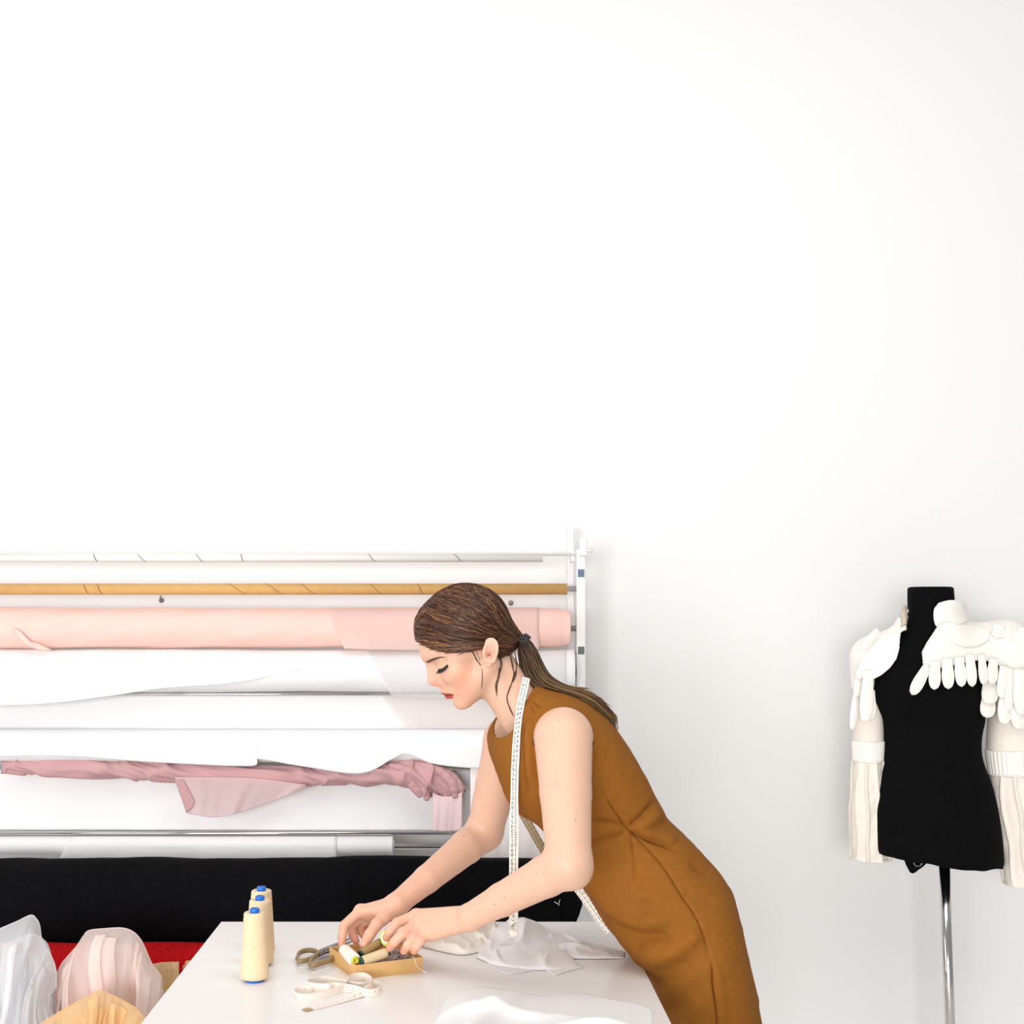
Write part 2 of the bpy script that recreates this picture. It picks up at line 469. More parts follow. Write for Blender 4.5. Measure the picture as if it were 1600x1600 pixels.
def head_d(p):
    h = (p - np.array([HO[0], HO[1], 0])) @ HM.T             # (a forward, b up, c to the camera)
    s = h.copy(); s[:, 2] = np.abs(s[:, 2])
    E = lambda c, r: ell_d(s, c, r)
    C = lambda a, b, ra, rb: cone_d(s, a, b, ra, rb)
    d = ell_d(h, (2, 6, 0), (70, 62, 60))
    d = smin(d, E((30, 4, 0), (47.5, 34, 49)), 14)
    d = smin(d, E((34, -46, 0), (40, 48, 45)), 16)            # middle of the face
    d = smin(d, E((30, -72, 0), (38, 27, 36)), 14)            # lower face
    d = smin(d, C((-4, -62, 40), (56, -90, 9), 15, 12), 16)   # jaw
    d = smin(d, E((46, -42, 31), (20, 17, 17)), 16)           # cheek bone
    d = smin(d, E((57, -64, 0), (23.5, 19, 24)), 10)          # mouth barrel
    d = smin(d, ell_d(h, (63.5, -90, 0), (13, 12.5, 15)), 9)  # chin
    d = smin(d, C((72, -2, 6), (57, -5, 36), 8.5, 8), 10)     # brow ridge
    d = smax(d, -E((76, -24.5, 30), (14, 9.5, 17)), 9)         # eye socket
    d = smin(d, ell_d(s, (54.5, -27.5, 30), (14.0, 11.5, 16)), 4)   # eyeball under its lids
    d = smin(d, C((63, -16.5, 16), (50, -18, 44), 4.0, 4.0), 5)     # fold above the lid
    d = smin(d, C((73, -11, 0), (83, -36, 0), 6.0, 8.0), 7)   # nose
    d = smin(d, C((66, -16, 7), (73, -44, 9), 6, 6), 6)
    d = smin(d, ell_d(h, (84, -39, 0), (8.8, 8, 9)), 4)
    d = smin(d, C((83, -43, 0), (77, -53, 0), 5.2, 5.0), 4)
    d = smin(d, ell_d(s, (75, -46.5, 10.5), (8, 6.8, 6.4)), 2.2)
    d = smax(d, -ell_d(s, (81, -52.5, 5.2), (4.5, 3, 2.6)), 1.5)
    d = smin(d, C((80, -62.5, 0), (66, -67.2, 18), 4.6, 2.4), 4)   # upper lip
    d = smin(d, C((76.5, -72.5, 0), (65, -69.5, 16), 5.2, 2.4), 4) # lower lip
    d = smax(d, -C((84, -67.0, 0), (64, -68.2, 18), 1.5, 0.8), 1.5)
    d = smax(d, -E((79, -81.5, 0), (5, 4, 12)), 4)
    near_ear = np.hypot(s[:, 0]+14, s[:, 1]+47) < 40
    if near_ear.any():
        d[near_ear] = smin(d[near_ear], ear_d(s[near_ear]), 3.0)
    return d

def ear_d(s):
    ea = np.array([-0.60, 0.80]); eb = np.array([0.80, 0.60])
    q = s - np.array([-14.0, -47.0, 59.0])
    x = q[:, :2] @ eb; y = q[:, :2] @ ea; z = q[:, 2] + 0.42*x       # rear edge stands out
    wid = 11.2 + 2.8*np.clip(y/20, -1, 1)
    r = np.sqrt((x/wid)**2 + (y/22.5)**2)
    disc = smax((r-1)*12.0, np.abs(z+1)-2.6, 3.5)
    rim = np.sqrt(((r-0.84)*11)**2 + (z-3.2)**2) - 2.7
    rim = np.where(y < -14, np.maximum(rim, (-14-y)*0.5), rim)
    anti = np.sqrt(((np.sqrt(((x+1.0)/5.5)**2 + ((y+1)/11.5)**2)-1)*7)**2 + (z-1.6)**2) - 1.9
    anti = np.maximum(anti, x-2.5)
    ear = smin(smin(disc, rim, 2.0), anti, 2.0)
    ear = smin(ear, np.sqrt((x-7.5)**2+((y+1)/1.5)**2+(z-2)**2)-3.0, 2)      # tragus
    ear = smax(ear, -(np.sqrt(((x-1.5)/5.4)**2+((y+3)/8)**2+((z-4)/6.5)**2)-1)*4.5, 1.5)   # bowl
    return ear

SHN = Q(880, 1153, 2.215); ELN = Q(889, 1350, 2.10); WRN = Q(737, 1431, 2.20)
SHF = Q(793, 1158, 2.50); ELF = Q(757, 1300, 2.56); WRF = Q(622, 1411, 2.40)
NF = {  # near hand: knuckle, middle joint, end joint, tip
 'index':  [(650, 1430, 2.285), (620, 1442, 2.270), (609, 1455, 2.265), (604, 1465, 2.275)],
 'middle': [(654, 1440, 2.270), (630, 1458, 2.245), (616, 1472, 2.245), (609, 1481, 2.258)],
 'ring':   [(661, 1450, 2.258), (646, 1465, 2.236), (637, 1477, 2.236), (631, 1486, 2.248)],
 'pinky':  [(669, 1459, 2.248), (657, 1471, 2.232), (651, 1479, 2.232), (647, 1486, 2.242)],
 'thumb':  [(688, 1448, 2.290), (655, 1460, 2.330), (634, 1466, 2.335), (618, 1471, 2.330)]}
FF = {
 'index':  [(563, 1422, 2.390), (538, 1446, 2.370), (534.5, 1463, 2.362), (534.5, 1477, 2.356)],
 'middle': [(568, 1426, 2.410), (549, 1447, 2.405), (551, 1461, 2.398), (556, 1470, 2.392)],
 'ring':   [(576, 1430, 2.430), (562, 1445, 2.425), (564, 1455, 2.418), (568, 1462, 2.410)],
 'pinky':  [(586, 1432, 2.450), (575, 1444, 2.445), (575, 1451, 2.440), (577, 1457, 2.432)],
 'thumb':  [(610, 1424, 2.385), (589, 1444, 2.348), (578, 1460, 2.328), (568, 1477, 2.316)]}
NF = {k: [Q(*q) for q in v] for k, v in NF.items()}
FF = {k: [Q(*q) for q in v] for k, v in FF.items()}
FR = {'index': (8.8, 7.8, 7.0, 6.0), 'middle': (9.0, 8.0, 7.1, 6.1), 'ring': (8.6, 7.6, 6.8, 5.9), 'pinky': (7.8, 6.9, 6.1, 5.4), 'thumb': (11, 9.6, 8.2, 6.8)}

def hand_d(p, fingers, wrist, back):
    """palm from the wrist to the knuckles plus five jointed fingers; back: unit vector out of the back of the hand"""
    d = None
    fl = ['index', 'middle', 'ring', 'pinky']
    for i, f in enumerate(fl):
        J = fingers[f]
        w0 = wrist + (J[0]-wrist)*0.06 + (fingers[f][0]-fingers['middle'][0])*0.30
        e = cone_d(p, w0 - back*2, J[0]-back*3.0, 12.5, 10.5)
        d = e if d is None else smin(d, e, 8)
    for a, b in zip(fl[:-1], fl[1:]):     # web and flesh of the palm
        mid = (fingers[a][0]+fingers[b][0])/2
        d = smin(d, cone_d(p, wrist*0.6+mid*0.4 - back*7, mid*0.93+wrist*0.07 - back*7, 11, 8), 8)
    t = fingers['thumb']
    d = smin(d, cone_d(p, wrist*0.55+t[0]*0.45, t[0]*0.4+t[1]*0.6, 13, 10.5), 12)
    for f in fl:
        J = fingers[f]; r = FR[f]
        g = cone_d(p, J[0]-back*1.5, J[1], r[0], r[1])
        g = smin(g, cone_d(p, J[1], J[2], r[1]*0.98, r[2]), 2)
        g = smin(g, cone_d(p, J[2], J[3], r[2], r[3]), 2)
        d = smin(d, g, 3.0)
        d = smin(d, np.linalg.norm(p-(J[0]+back*1.0), axis=1) - 8.2, 6)
    r = FR['thumb']
    g = cone_d(p, t[0]*0.5+t[1]*0.5, t[1], 10.0, r[1])
    g = smin(g, cone_d(p, t[1], t[2], r[1], r[2]), 3)
    g = smin(g, cone_d(p, t[2], t[3], r[2]+0.4, r[3]), 3)
    return smin(d, g, 4.0)

def unit(v): return np.asarray(v, float)/np.linalg.norm(v)
NB = unit(np.cross(NF['pinky'][0]-WRN, NF['index'][0]-WRN));  NB = NB if NB[2] < 0 else -NB
FB = unit((-0.35, -0.75, 0.45))

def arm_d(p, sh, el, wr, r, side):
    up = el-sh; fo = wr-el
    d = cone_d(p, sh, sh+up*0.45, r[0], r[1])
    d = smin(d, cone_d(p, sh+up*0.45, el, r[1], r[2]), 4)
    bulge = el + fo*0.22
    d = smin(d, cone_d(p, el, bulge, r[2], r[3]), 12)
    d = smin(d, cone_d(p, bulge, el+fo*0.68, r[3], r[4]), 4)
    d = smin(d, cone_d(p, el+fo*0.68, wr, r[4], r[5]), 4)
    return d

def neck_d(p):
    d = cone_d(p, (768, 1040, 0), (814, 1110, 0), 36.5, 38)
    d = smin(d, cone_d(p, (776, 1052, -32), (800, 1140, -10), 8, 8), 12)
    return smin(d, cone_d(p, (776, 1052, 32), (800, 1140, 10), 8, 8), 12)
def trunk_d(p):
    d = ell_d(p, (878, 1180, 0), (74, 74, 90))
    d = smin(d, cone_d(p, (880, 1190, 0), (968, 1312, 0), 72, 58), 10)
    return smin(d, cone_d(p, (968, 1312, 0), (1066, 1422, 0), 58, 62), 10)
def near_arm(q):
    e = arm_d(q, SHN, ELN, WRN, (43, 37.0, 31, 29.5, 24.0, 19.5), 1)
    e = smin(e, cone_d(q, SHN+(2, -2, 18), (872, 1165, -40), 40, 44), 12)
    return smin(e, np.linalg.norm(q-(ELN+np.array([8.0, 13.0, 2.0])), axis=1)-20, 14)
def far_arm(q):
    e = arm_d(q, SHF, ELF, WRF, (39, 35, 30, 28.5, 22.5, 18.0), -1)
    return smin(e, cone_d(q, SHF, (865, 1165, 40), 37, 42), 12)
def leg_d(q, s_):
    e = cone_d(q, (1078, 1440, s_*42), (1132, 1800, s_*56), 55, 38)
    e = smin(e, cone_d(q, (1132, 1800, s_*56), (1146, 1880, s_*58), 37.5, 38.5), 5)
    e = smin(e, cone_d(q, (1146, 1880, s_*58), (1192, 2090, s_*56), 38, 19), 5)
    e = smin(e, cone_d(q, (1194, 2098, s_*56), (1206, 2118, s_*56), 19, 19), 10)
    return smin(e, cone_d(q, (1188, 2106, s_*56), (1085, 2126, s_*62), 18, 10), 12)

def body_d(p):
    lo_, hi_ = p.min(0), p.max(0)
    BOX[0] = (lo_+hi_)/2; BOX[1] = np.linalg.norm(hi_-lo_)/2
    d = culled(p, HO.tolist()+[0], (725, 1040, 0), 92, head_d)
    d = smin(d, culled(p, (768, 1040, 0), (814, 1110, 0), 48, neck_d), 12)
    d = smin(d, culled(p, (878, 1180, 0), (1066, 1422, 0), 96, trunk_d), 20)
    d = smin(d, np.minimum(culled(p, SHN, ELN, 62, near_arm), culled(p, ELN, WRN, 40, near_arm)), 9)
    d = smin(d, np.minimum(culled(p, SHF, ELF, 62, far_arm), culled(p, ELF, WRF, 40, far_arm)), 9)
    d = smin(d, culled(p, WRN, NF['middle'][2], 85, lambda q: hand_d(q, NF, WRN, NB)), 9)
    d = smin(d, culled(p, WRF, FF['middle'][2], 85, lambda q: hand_d(q, FF, WRF, FB)), 9)
    for s_ in (-1, 1):
        l = lambda q: leg_d(q, s_)
        d = smin(d, np.minimum(culled(p, (1078, 1440, s_*42), (1132, 1800, s_*56), 60, l), culled(p, (1132, 1800, s_*56), (1180, 2110, s_*58), 115, l)), 10)
    return d

def hit(px, py, start=1750.0):
    """the point of the body that the photo shows at a pixel (the body's own surface)"""
    dr = np.array([px-CU, py-CV, F]); ln = np.linalg.norm(dr); dr /= ln
    o_ = np.array([CU, CV, -F]); t = start
    for _ in range(60):
        d = body_d((o_+dr*t)[None])[0]
        if d < 0.05: break
        t += d*0.8
        if t > 2300: return None
    return o_+dr*t
def grad(f, p, e=0.7):
    g = np.stack([f(p+np.eye(3)[i]*e)-f(p-np.eye(3)[i]*e) for i in range(3)], -1)
    return g/(np.linalg.norm(g, axis=1)[:, None]+1e-9)

person = empty('person', fig2world(np.array([1150.0, 956+EYE/S, 0])), 'person in a sleeveless brown dress leaning over the white table, brown ponytail', 'person')
HRES = 1.6
V, Qd = surface_net(body_d, (505, 900, -275), (1270, 2160, 275), HRES)
V = relax(V, Qd, 2, 0.35)
body = mesh_obj('body', fig2world(V), Qd, M['skin']); adopt(body, person)
# skin tints
def gauss(d2, s): return np.exp(-d2/(2*s*s))
U_, V_ = proj(np.stack([V[:, 0], V[:, 1], -np.abs(V[:, 2])], -1))
Un, Vn = proj(V)
base = np.array(srgb(228, 185, 160)); C = np.repeat(base[None], len(V), 0)
def blend(C, w, c): return C*(1-w[:, None]) + np.array(c)*w[:, None]
headm = ((V[:, 0] < 800) & (V[:, 1] < 1125)).astype(float)
C = blend(C, headm*0.45*gauss(((U_-722)/1.0)**2+((V_-1064)/1.6)**2, 16), srgb(240, 160, 126))
C = blend(C, headm*0.55*gauss((U_-682)**2+(V_-1070)**2, 8), srgb(236, 158, 136))
C = blend(C, headm*0.45*gauss((U_-690)**2+((V_-1036)*1.6)**2, 8), srgb(214, 158, 118))
C = blend(C, headm*0.6*gauss(((U_-766)*1.0)**2+(V_-1022)**2, 7), srgb(236, 158, 134))
side = np.abs(V[:, 2]) < 26
up_l = poly_d(U_, V_, [(686, 1082.5), (693, 1083.2), (702, 1083.4), (709.5, 1085.3), (703, 1086.6), (694, 1088), (687, 1087.5)])
lo_l = poly_d(U_, V_, [(693, 1086.5), (702, 1085.8), (709, 1085.6), (707.5, 1090), (704, 1094), (700, 1096), (693, 1094)])
C = blend(C, headm*side*np.clip(0.5-up_l/1.2, 0, 1), srgb(170, 74, 66))
C = blend(C, headm*side*np.clip(0.5-lo_l/1.2, 0, 1), srgb(206, 88, 74))
mouth = np.abs((V_-1087.2) - (U_-694)*(-0.12))
C = blend(C, headm*side*((U_ > 691) & (U_ < 708))*np.clip(1.2-mouth/1.0, 0, 1), srgb(70, 20, 20))
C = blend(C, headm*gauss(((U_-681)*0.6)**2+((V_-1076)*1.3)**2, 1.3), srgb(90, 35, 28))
hands = np.clip((700-V[:, 0])/60, 0, 1)*(V[:, 1] > 1340)
C = blend(C, hands*0.30, srgb(236, 170, 142))
tips = np.zeros(len(V))
for fs in (NF, FF):
    for J in fs.values(): tips = np.maximum(tips, gauss(((V-J[3])**2).sum(1), 8)); tips = np.maximum(tips, 0.55*gauss(((V-J[1])**2).sum(1), 6))
C = blend(C, tips*0.45, srgb(226, 128, 104))
nail = FF['thumb'][3] + np.array([1.0, -2.5, -5.0])
C = blend(C, np.clip(1.5-np.sqrt((((V-nail)/np.array([3.6, 4.2, 4.0]))**2).sum(1))*1.1, 0, 1)*0.85, srgb(248, 205, 178))
for mx, my in ((874, 1125.5), (773.5, 1413), (789, 1402.5), (899, 1282), (781, 1221.5), (724.5, 1306), (681, 1350), (870, 1225), (838, 1364.5), (798, 1380)):
    C = blend(C, np.clip(1.4-np.hypot(Un-mx, Vn-my)/1.1, 0, 1)*0.75*(V[:, 2] < 260), srgb(120, 70, 50))
set_colors(body, C)
# ---------------------------------------------------------------- the dress
RINGS = [  # front (u, v), back (u, v), half width
 ((778, 1151), (836, 1072), 47), ((772, 1160), (868, 1078), 70), ((771, 1172), (905, 1092), 96), ((773, 1184), (938, 1115), 112),
 ((780, 1206), (966, 1148), 118), ((791, 1238), (993, 1190), 116), ((806, 1262), (1018, 1236), 110), ((846, 1292), (1031, 1261), 100),
 ((889, 1345), (1042, 1281), 92), ((910, 1382), (1069, 1306), 99), ((929, 1414), (1099, 1339), 112), ((949, 1445), (1124, 1367), 123),
 ((974, 1477), (1141, 1400), 131), ((1001, 1506), (1151, 1440), 133), ((1020, 1536), (1162, 1490), 132), ((1033, 1570), (1173, 1538), 129),
 ((1043, 1606), (1184, 1600), 126), ((1066, 1700), (1206, 1706), 123), ((1082, 1772), (1222, 1780), 121)]
ra = np.array([[*f, *b, w] for f, b, w in RINGS], float)
nr, nc = 380, 400
rs = spline(ra, nr)
th = np.linspace(0, 2*np.pi, nc, endpoint=False)
cu, su = np.cos(th), np.sin(th)
e = 2/2.25
cx = np.sign(cu)*np.abs(cu)**e; sx = np.sign(su)*np.abs(su)**e
Fp, Bp, hw = rs[:, :2], rs[:, 2:4], rs[:, 4]
G = np.empty((nr, nc, 3))
G[..., :2] = ((Fp+Bp)/2)[:, None] + ((Bp-Fp)/2)[:, None]*cx[None, :, None]
G[..., 2] = hw[:, None]*sx[None]
# the far shoulder reaches forward
tw = np.clip((1290-G[..., 1])/140, 0, 1)*np.maximum(G[..., 2], 0)
G[..., 0] -= 0.33*tw; G[..., 1] -= 0.12*tw
# folds and seams: ridges along lines, pushed along the surface normal
du = np.gradient(G, axis=0); dv = np.roll(G, -1, 1)-np.roll(G, 1, 1)
Nn = np.cross(du, dv); Nn /= np.linalg.norm(Nn, axis=2)[..., None]+1e-9
cen = G.mean(1, keepdims=True); Nn *= np.sign(((G-cen)*Nn).sum(2))[..., None]
pu, pv = proj(G)
nearf = np.clip(-G[..., 2]/30, 0, 1)
disp = np.zeros((nr, nc))
def ridge(pts, width, amp, side=None, n=40):
    """a raised (or sunken) line through photo points on the near side"""
    global disp
    L = spline(pts, 26); t = np.linspace(0, 1, 26)
    fade = np.minimum(1, np.minimum(t, 1-t)*5+0.15)
    m = (pu > L[:, 0].min()-4*width) & (pu < L[:, 0].max()+4*width) & (pv > L[:, 1].min()-4*width) & (pv < L[:, 1].max()+4*width) & (nearf > 0)
    x, y = pu[m], pv[m]; best = np.full(len(x), 1e9); fb = np.zeros(len(x))
    for a, b, f0, f1 in zip(L[:-1], L[1:], fade[:-1], fade[1:]):
        ex_, ey_ = b-a; q = np.clip(((x-a[0])*ex_+(y-a[1])*ey_)/(ex_*ex_+ey_*ey_), 0, 1)
        d = np.hypot(x-a[0]-q*ex_, y-a[1]-q*ey_); k = d < best
        best[k] = d[k]; fb[k] = (f0+(f1-f0)*q)[k]
    disp[m] += 1.8*amp*fb*np.exp(-best**2/(2*width**2))*nearf[m]
# side seam and darts
ridge([(930, 1212), (950, 1252), (979, 1293), (1003, 1318), (1034, 1352), (1062, 1396), (1088, 1436), (1103, 1478), (1111, 1508)], 1.9, -2.0)
ridge([(1112, 1502), (1114, 1540), (1119, 1580), (1122, 1625)], 2.0, -3.2)
ridge([(1120, 1510), (1124, 1560), (1130, 1620)], 6, 2.2)
ridge([(985, 1300), (990, 1340), (992, 1384)], 1.8, -1.6)
# creases that spread from the waist
ridge([(983, 1293), (1002, 1276), (1022, 1252)], 4, -4.0)
ridge([(996, 1290), (1012, 1284), (1028, 1270)], 6, 3.0)
ridge([(984, 1298), (1010, 1312), (1056, 1327)], 3.2, -4.5)
ridge([(1000, 1300), (1030, 1308), (1056, 1316)], 6, 3.0)
ridge([(925, 1280), (955, 1284), (980, 1293)], 3, -2.5)
ridge([(922, 1322), (945, 1312), (978, 1300)], 5, -2.5)
ridge([(925, 1300), (950, 1299), (974, 1297)], 7, 2.2)
ridge([(1075, 1345), (1100, 1362), (1108, 1366)], 6, -2.6)
# soft hollows over the belly and hip
ridge([(912, 1395), (935, 1425), (975, 1452), (1015, 1460), (1058, 1452)], 8, -4.5)
ridge([(930, 1400), (960, 1425), (1000, 1440), (1045, 1436)], 11, 4.0)
ridge([(992, 1445), (1005, 1422), (1016, 1404)], 6, -2.6)
ridge([(1000, 1492), (1040, 1492), (1072, 1474), (1092, 1452)], 9, 5.0)
ridge([(985, 1478), (1020, 1470), (1050, 1462)], 7, -3.5)
ridge([(1015, 1525), (1050, 1518), (1085, 1498)], 9, -4.0)
ridge([(1030, 1560), (1065, 1556), (1100, 1545)], 12, -3.0)
ridge([(1030, 1580), (1065, 1578), (1100, 1572)], 10, 3.0)
ridge([(1065, 1395), (1085, 1405), (1120, 1408)], 8, -2.0)
# chest: folds from the arm hole and along the front
ridge([(832, 1120), (826, 1150), (829, 1190), (836, 1225)], 4, 4.0)
ridge([(822, 1130), (817, 1165), (820, 1210), (828, 1250)], 4, -2.8)
ridge([(812, 1180), (815, 1220), (824, 1262)], 5, 2.2)
ridge([(842, 1240), (846, 1270), (852, 1290)], 5, -2.5)
ridge([(830, 1093), (838, 1100), (848, 1106)], 2.2, -1.8)
ridge([(826, 1090), (831, 1106), (836, 1118)], 1.8, -1.2)
# bust fullness
disp += 5*np.exp(-((pu-812)**2/(2*26**2)+(pv-1222)**2/(2*30**2)))*nearf
disp += 0.5*wob(G[..., 0]*0.05+G[..., 1]*0.03, 3)*wob(G[..., 1]*0.04-G[..., 2]*0.03, 5)
G = G + Nn*disp[..., None]
X = G.reshape(-1, 3).copy()
# openings: arm holes (oval about each shoulder) and nothing else; the neckline is the first ring
def hole_d(p):
    c = Q(879.5, 1166, 2.235)
    x = (p[:, 0]-c[0]); y = (p[:, 1]-c[1])
    xs = x - 0.10*np.maximum(y, 0)
    n_ = (np.sqrt((xs/np.where(y < 0, 45.0, 40.0))**2 + (y/np.where(y < 0, 51.0, 60.0))**2)-1)*45
    n_ = np.maximum(n_, p[:, 2]+58)
    c2 = np.array([812.0, 1150.0])
    f_ = (np.sqrt(((p[:, 0]-c2[0])/52)**2 + ((p[:, 1]-c2[1])/56)**2)-1)*48
    f_ = np.maximum(f_, 58-p[:, 2])
    pu_, pv_ = proj(p)
    k_ = poly_d(pu_, pv_, [(768, 1146), (776, 1153), (784, 1154), (793, 1151), (803, 1142), (812, 1124), (821, 1100), (829, 1080), (836, 1060), (836, 1030), (740, 1030)])
    k_ = np.maximum(k_, p[:, 2]-8)
    return np.minimum(np.minimum(n_, f_), k_)
hd = hole_d(X)
faces = np.array(grid_faces(nr, nc, True))
out = hd < 0                                # to be cut away
ed = np.concatenate([faces[:, [0, 1]], faces[:, [1, 2]], faces[:, [2, 3]], faces[:, [3, 0]]])
ed = np.concatenate([ed, ed[:, ::-1]])
cr = ed[out[ed[:, 0]] & ~out[ed[:, 1]]]      # removed vertex next to a kept one: slide it to the rim
X2 = X.copy(); done = set()
for a, b in cr:
    if a in done: continue
    done.add(a)
    t = hd[b]/(hd[b]-hd[a]); X2[a] = X[b] + (X[a]-X[b])*t
keep_v = ~out; keep_v[list(done)] = True
faces = faces[keep_v[faces].all(1)]
faces = faces[(~out[faces]).any(1)]
used = np.unique(faces); remap = -np.ones(len(X2), int); remap[used] = np.arange(len(used))
dress = mesh_obj('dress', fig2world(X2[used]), remap[faces], M['dress']); adopt(dress, person)
md = dress.modifiers.new('thickness', 'SOLIDIFY'); md.thickness = 0.003; md.offset = -1
# ---------------------------------------------------------------- hair
def hair_base(p):
    h = (p - np.array([HO[0], HO[1], 0])) @ HM.T
    d = ell_d(h, (-0.5, 0, 0), (69, 72.5, 66.5))
    d = smin(d, ell_d(h, (34, 29, 0), (36, 36, 46)), 14)
    d = smin(d, smin(ell_d(h, (2, 6, 0), (70, 62, 60)), ell_d(h, (30, 4, 0), (47.5, 34, 49)), 14)-4.0, 6)
    d = smin(d, ell_d(h, (-34, -40, 0), (32, 28, 44)), 16)
    return smin(d, cone_d(h, (-40, -36, 0), (-66, -57, 0), 26, 8), 14)
HLINE = [(632, 1002), (650, 1001), (656, 1003.5), (668, 1009), (682, 1014), (697, 1018), (714, 1020), (730, 1019.5), (742, 1016), (752, 1010), (762, 1014),
         (772, 1024), (780, 1032), (792, 1034), (802, 1030), (810, 1020), (818, 1010), (835, 990), (835, 890), (632, 890)]
TIE = Hd(-66.5, -57)
def hair_d(p):
    d = hair_base(p)
    pu_, pv_ = proj(np.stack([p[:, 0], p[:, 1], -np.abs(p[:, 2])], -1))
    ang = np.arctan2(p[:, 1]-TIE[1], p[:, 0]-TIE[0]); rad = np.hypot(p[:, 0]-TIE[0], p[:, 1]-TIE[1])
    d = d + 0.7*np.sin(ang*46+rad*0.02)*np.clip(rad/60, 0, 1) + 0.5*np.sin(ang*101+1.3+p[:, 2]*0.03)*np.clip(rad/90, 0, 1)
    return smax(d, poly_d(pu_, pv_, HLINE), 5)
V, Qd = surface_net(hair_d, (625, 890, -80), (835, 1050, 80), 1.7)
V = relax(V, Qd, 1, 0.3)
hair = mesh_obj('hair', fig2world(V), Qd, M['hair']); adopt(hair, person)
DK = np.array(srgb(58, 34, 26)); MD = np.array(srgb(92, 58, 40)); LT = np.array(srgb(158, 112, 68)); TP = np.array(srgb(158, 124, 66))
ang = np.arctan2(V[:, 1]-TIE[1], V[:, 0]-TIE[0])
wv = 0.5+0.25*wob(ang*14, 11)[:, None]
set_colors(hair, DK*(1-wv)+MD*wv)

def strands(name, paths, radii, cols, parent, seg=4, flat=0.6):
    """many thin locks in one mesh; cols: (n, 2, 3) root and tip tint"""
    VV = []; FF_ = []; CC = []; n = 0
    for pth, r, c in zip(paths, radii, cols):
        m = len(pth); t = np.linspace(0, 1, m)
        rr = r*np.minimum(1, np.minimum(t*6+0.35, (1-t)*5+0.12))
        v, f = tube(pth, rr, seg, False, flat)
        VV.append(v); FF_ += [[a+n for a in q] for q in f]; n += len(v)
        CC.append(np.repeat(c[0]*(1-t[:, None])+c[1]*t[:, None], seg, 0))
    o = mesh_obj(name, fig2world(np.concatenate(VV)), FF_, M['hair']); adopt(o, parent)
    set_colors(o, np.concatenate(CC)); o['kind'] = 'stuff'
    return o
def on_hair(p, lift):
    for _ in range(4):
        d = hair_base(p); g = grad(hair_base, p)
        p = p - g*(d-lift)[:, None]
    return p
r_ = np.random.default_rng(3)
paths, radii, cols, ends, lifts = [], [], [], [], []
for i in range(1150):
    if i % 3 == 0:      # from the forehead hair line
        t = r_.uniform(0, 1); px = 650+92*t; hl = np.interp(px, [q[0] for q in HLINE[1:10]], [q[1] for q in HLINE[1:10]]) - r_.uniform(1.5, 7)
        z = -np.interp(px, [650, 668, 690, 714, 742], [0, 36, 50, 58, 61])*r_.choice([1, 1, 1, -1]) + r_.normal(0, 3)
        s0 = np.array([px, hl, z]); ctl = np.array([np.interp(px, [650, 742], [735, 770]), np.interp(px, [650, 742], [1010, 1012]) - r_.uniform(0, 12), np.sign(z)*78])
    else:               # from the parting along the top
        a = r_.uniform(-66, 70); b = 72*math.sqrt(max(0, 1-(a/72)**2))+ (14 if a > 20 else 0)
        side = r_.choice([-1, -1, -1, 1]); s0 = Hd(a, b, -side*r_.uniform(0, 16))
        k = r_.uniform(0.0, 1)
        ctl = Hd(a*0.35-22-34*(1-k)**2, 48-83*k, -side*(8+78*k))
    e0 = TIE + np.array([r_.normal(0, 2.5), r_.normal(0, 3.5), r_.normal(0, 6)])
    t = np.linspace(0, 1, 15)[:, None]
    pth = s0*(1-t)**2 + 2*ctl*t*(1-t) + e0*t*t
    ends.append(e0); lifts.append(r_.uniform(0.0, 1.5))
    c = r_.choice(4, p=[.38, .37, .17, .08]); base_c = [DK*0.8, MD, MD*0.6+LT*0.4, LT][c]*r_.uniform(0.85, 1.15)
    paths.append(pth); radii.append(r_.uniform(0.45, 1.15)); cols.append((base_c*1.05, base_c*0.8))
allp = on_hair(np.concatenate(paths), np.repeat(lifts, 15)).reshape(-1, 15, 3)
for pth, e0 in zip(allp, ends):
    pth[-3:] = pth[-3:]*0.4 + 0.6*(e0 + (pth[-4]-e0)*np.array([[.5], [.25], [0]]))
strands('hair_strands', allp, radii, np.array(cols), hair)
# pony tail
up_c = spline([(817, 996), (828, 1003), (841, 1022), (852, 1046), (863, 1059), (882, 1070), (906, 1077), (930, 1087), (947, 1103), (962, 1122), (965, 1138)], 40)
lo_c = spline([(810, 1008), (811, 1024), (815, 1044), (823, 1062), (836, 1073), (852, 1078), (872, 1084), (893, 1091), (916, 1104), (938, 1122), (956, 1140)], 40)
paths, radii, cols = [], [], []
for i in range(420):
    f_ = r_.beta(1.1, 1.1); n_ = int(r_.uniform(26, 40)) if i > 60 else 40
    zz = (r_.uniform(-1, 1))*math.sqrt(max(0.05, 1-(2*f_-1)**2))
    tt = np.linspace(0, 1, 40)
    fm = np.clip(f_ + 0.08*np.sin(tt*5+r_.uniform(0, 6)), -0.03, 1.03)[:, None]
    pth = np.concatenate([lo_c*(1-fm)+up_c*fm, (zz*(8+20*np.sin(np.minimum(tt*1.6, 1.57))))[:, None]-6], 1)
    pth = pth[:n_]
    if n_ < 40 and f_ > 0.6: pth[-7:, 1] += np.array([0, -.4, -1.0, -2.0, -3.4, -5.2, -7.4])*r_.uniform(.2, 1.1)
    dk = r_.uniform(0.7, 1.15); mix = r_.uniform(0, 1)
    paths.append(pth); radii.append(r_.uniform(0.6, 1.5)); cols.append((DK*dk*(0.75+0.3*mix), (TP if mix > 0.3 else MD)*r_.uniform(0.55, 1.1)))
pony = strands('ponytail', paths, radii, np.array(cols), hair)
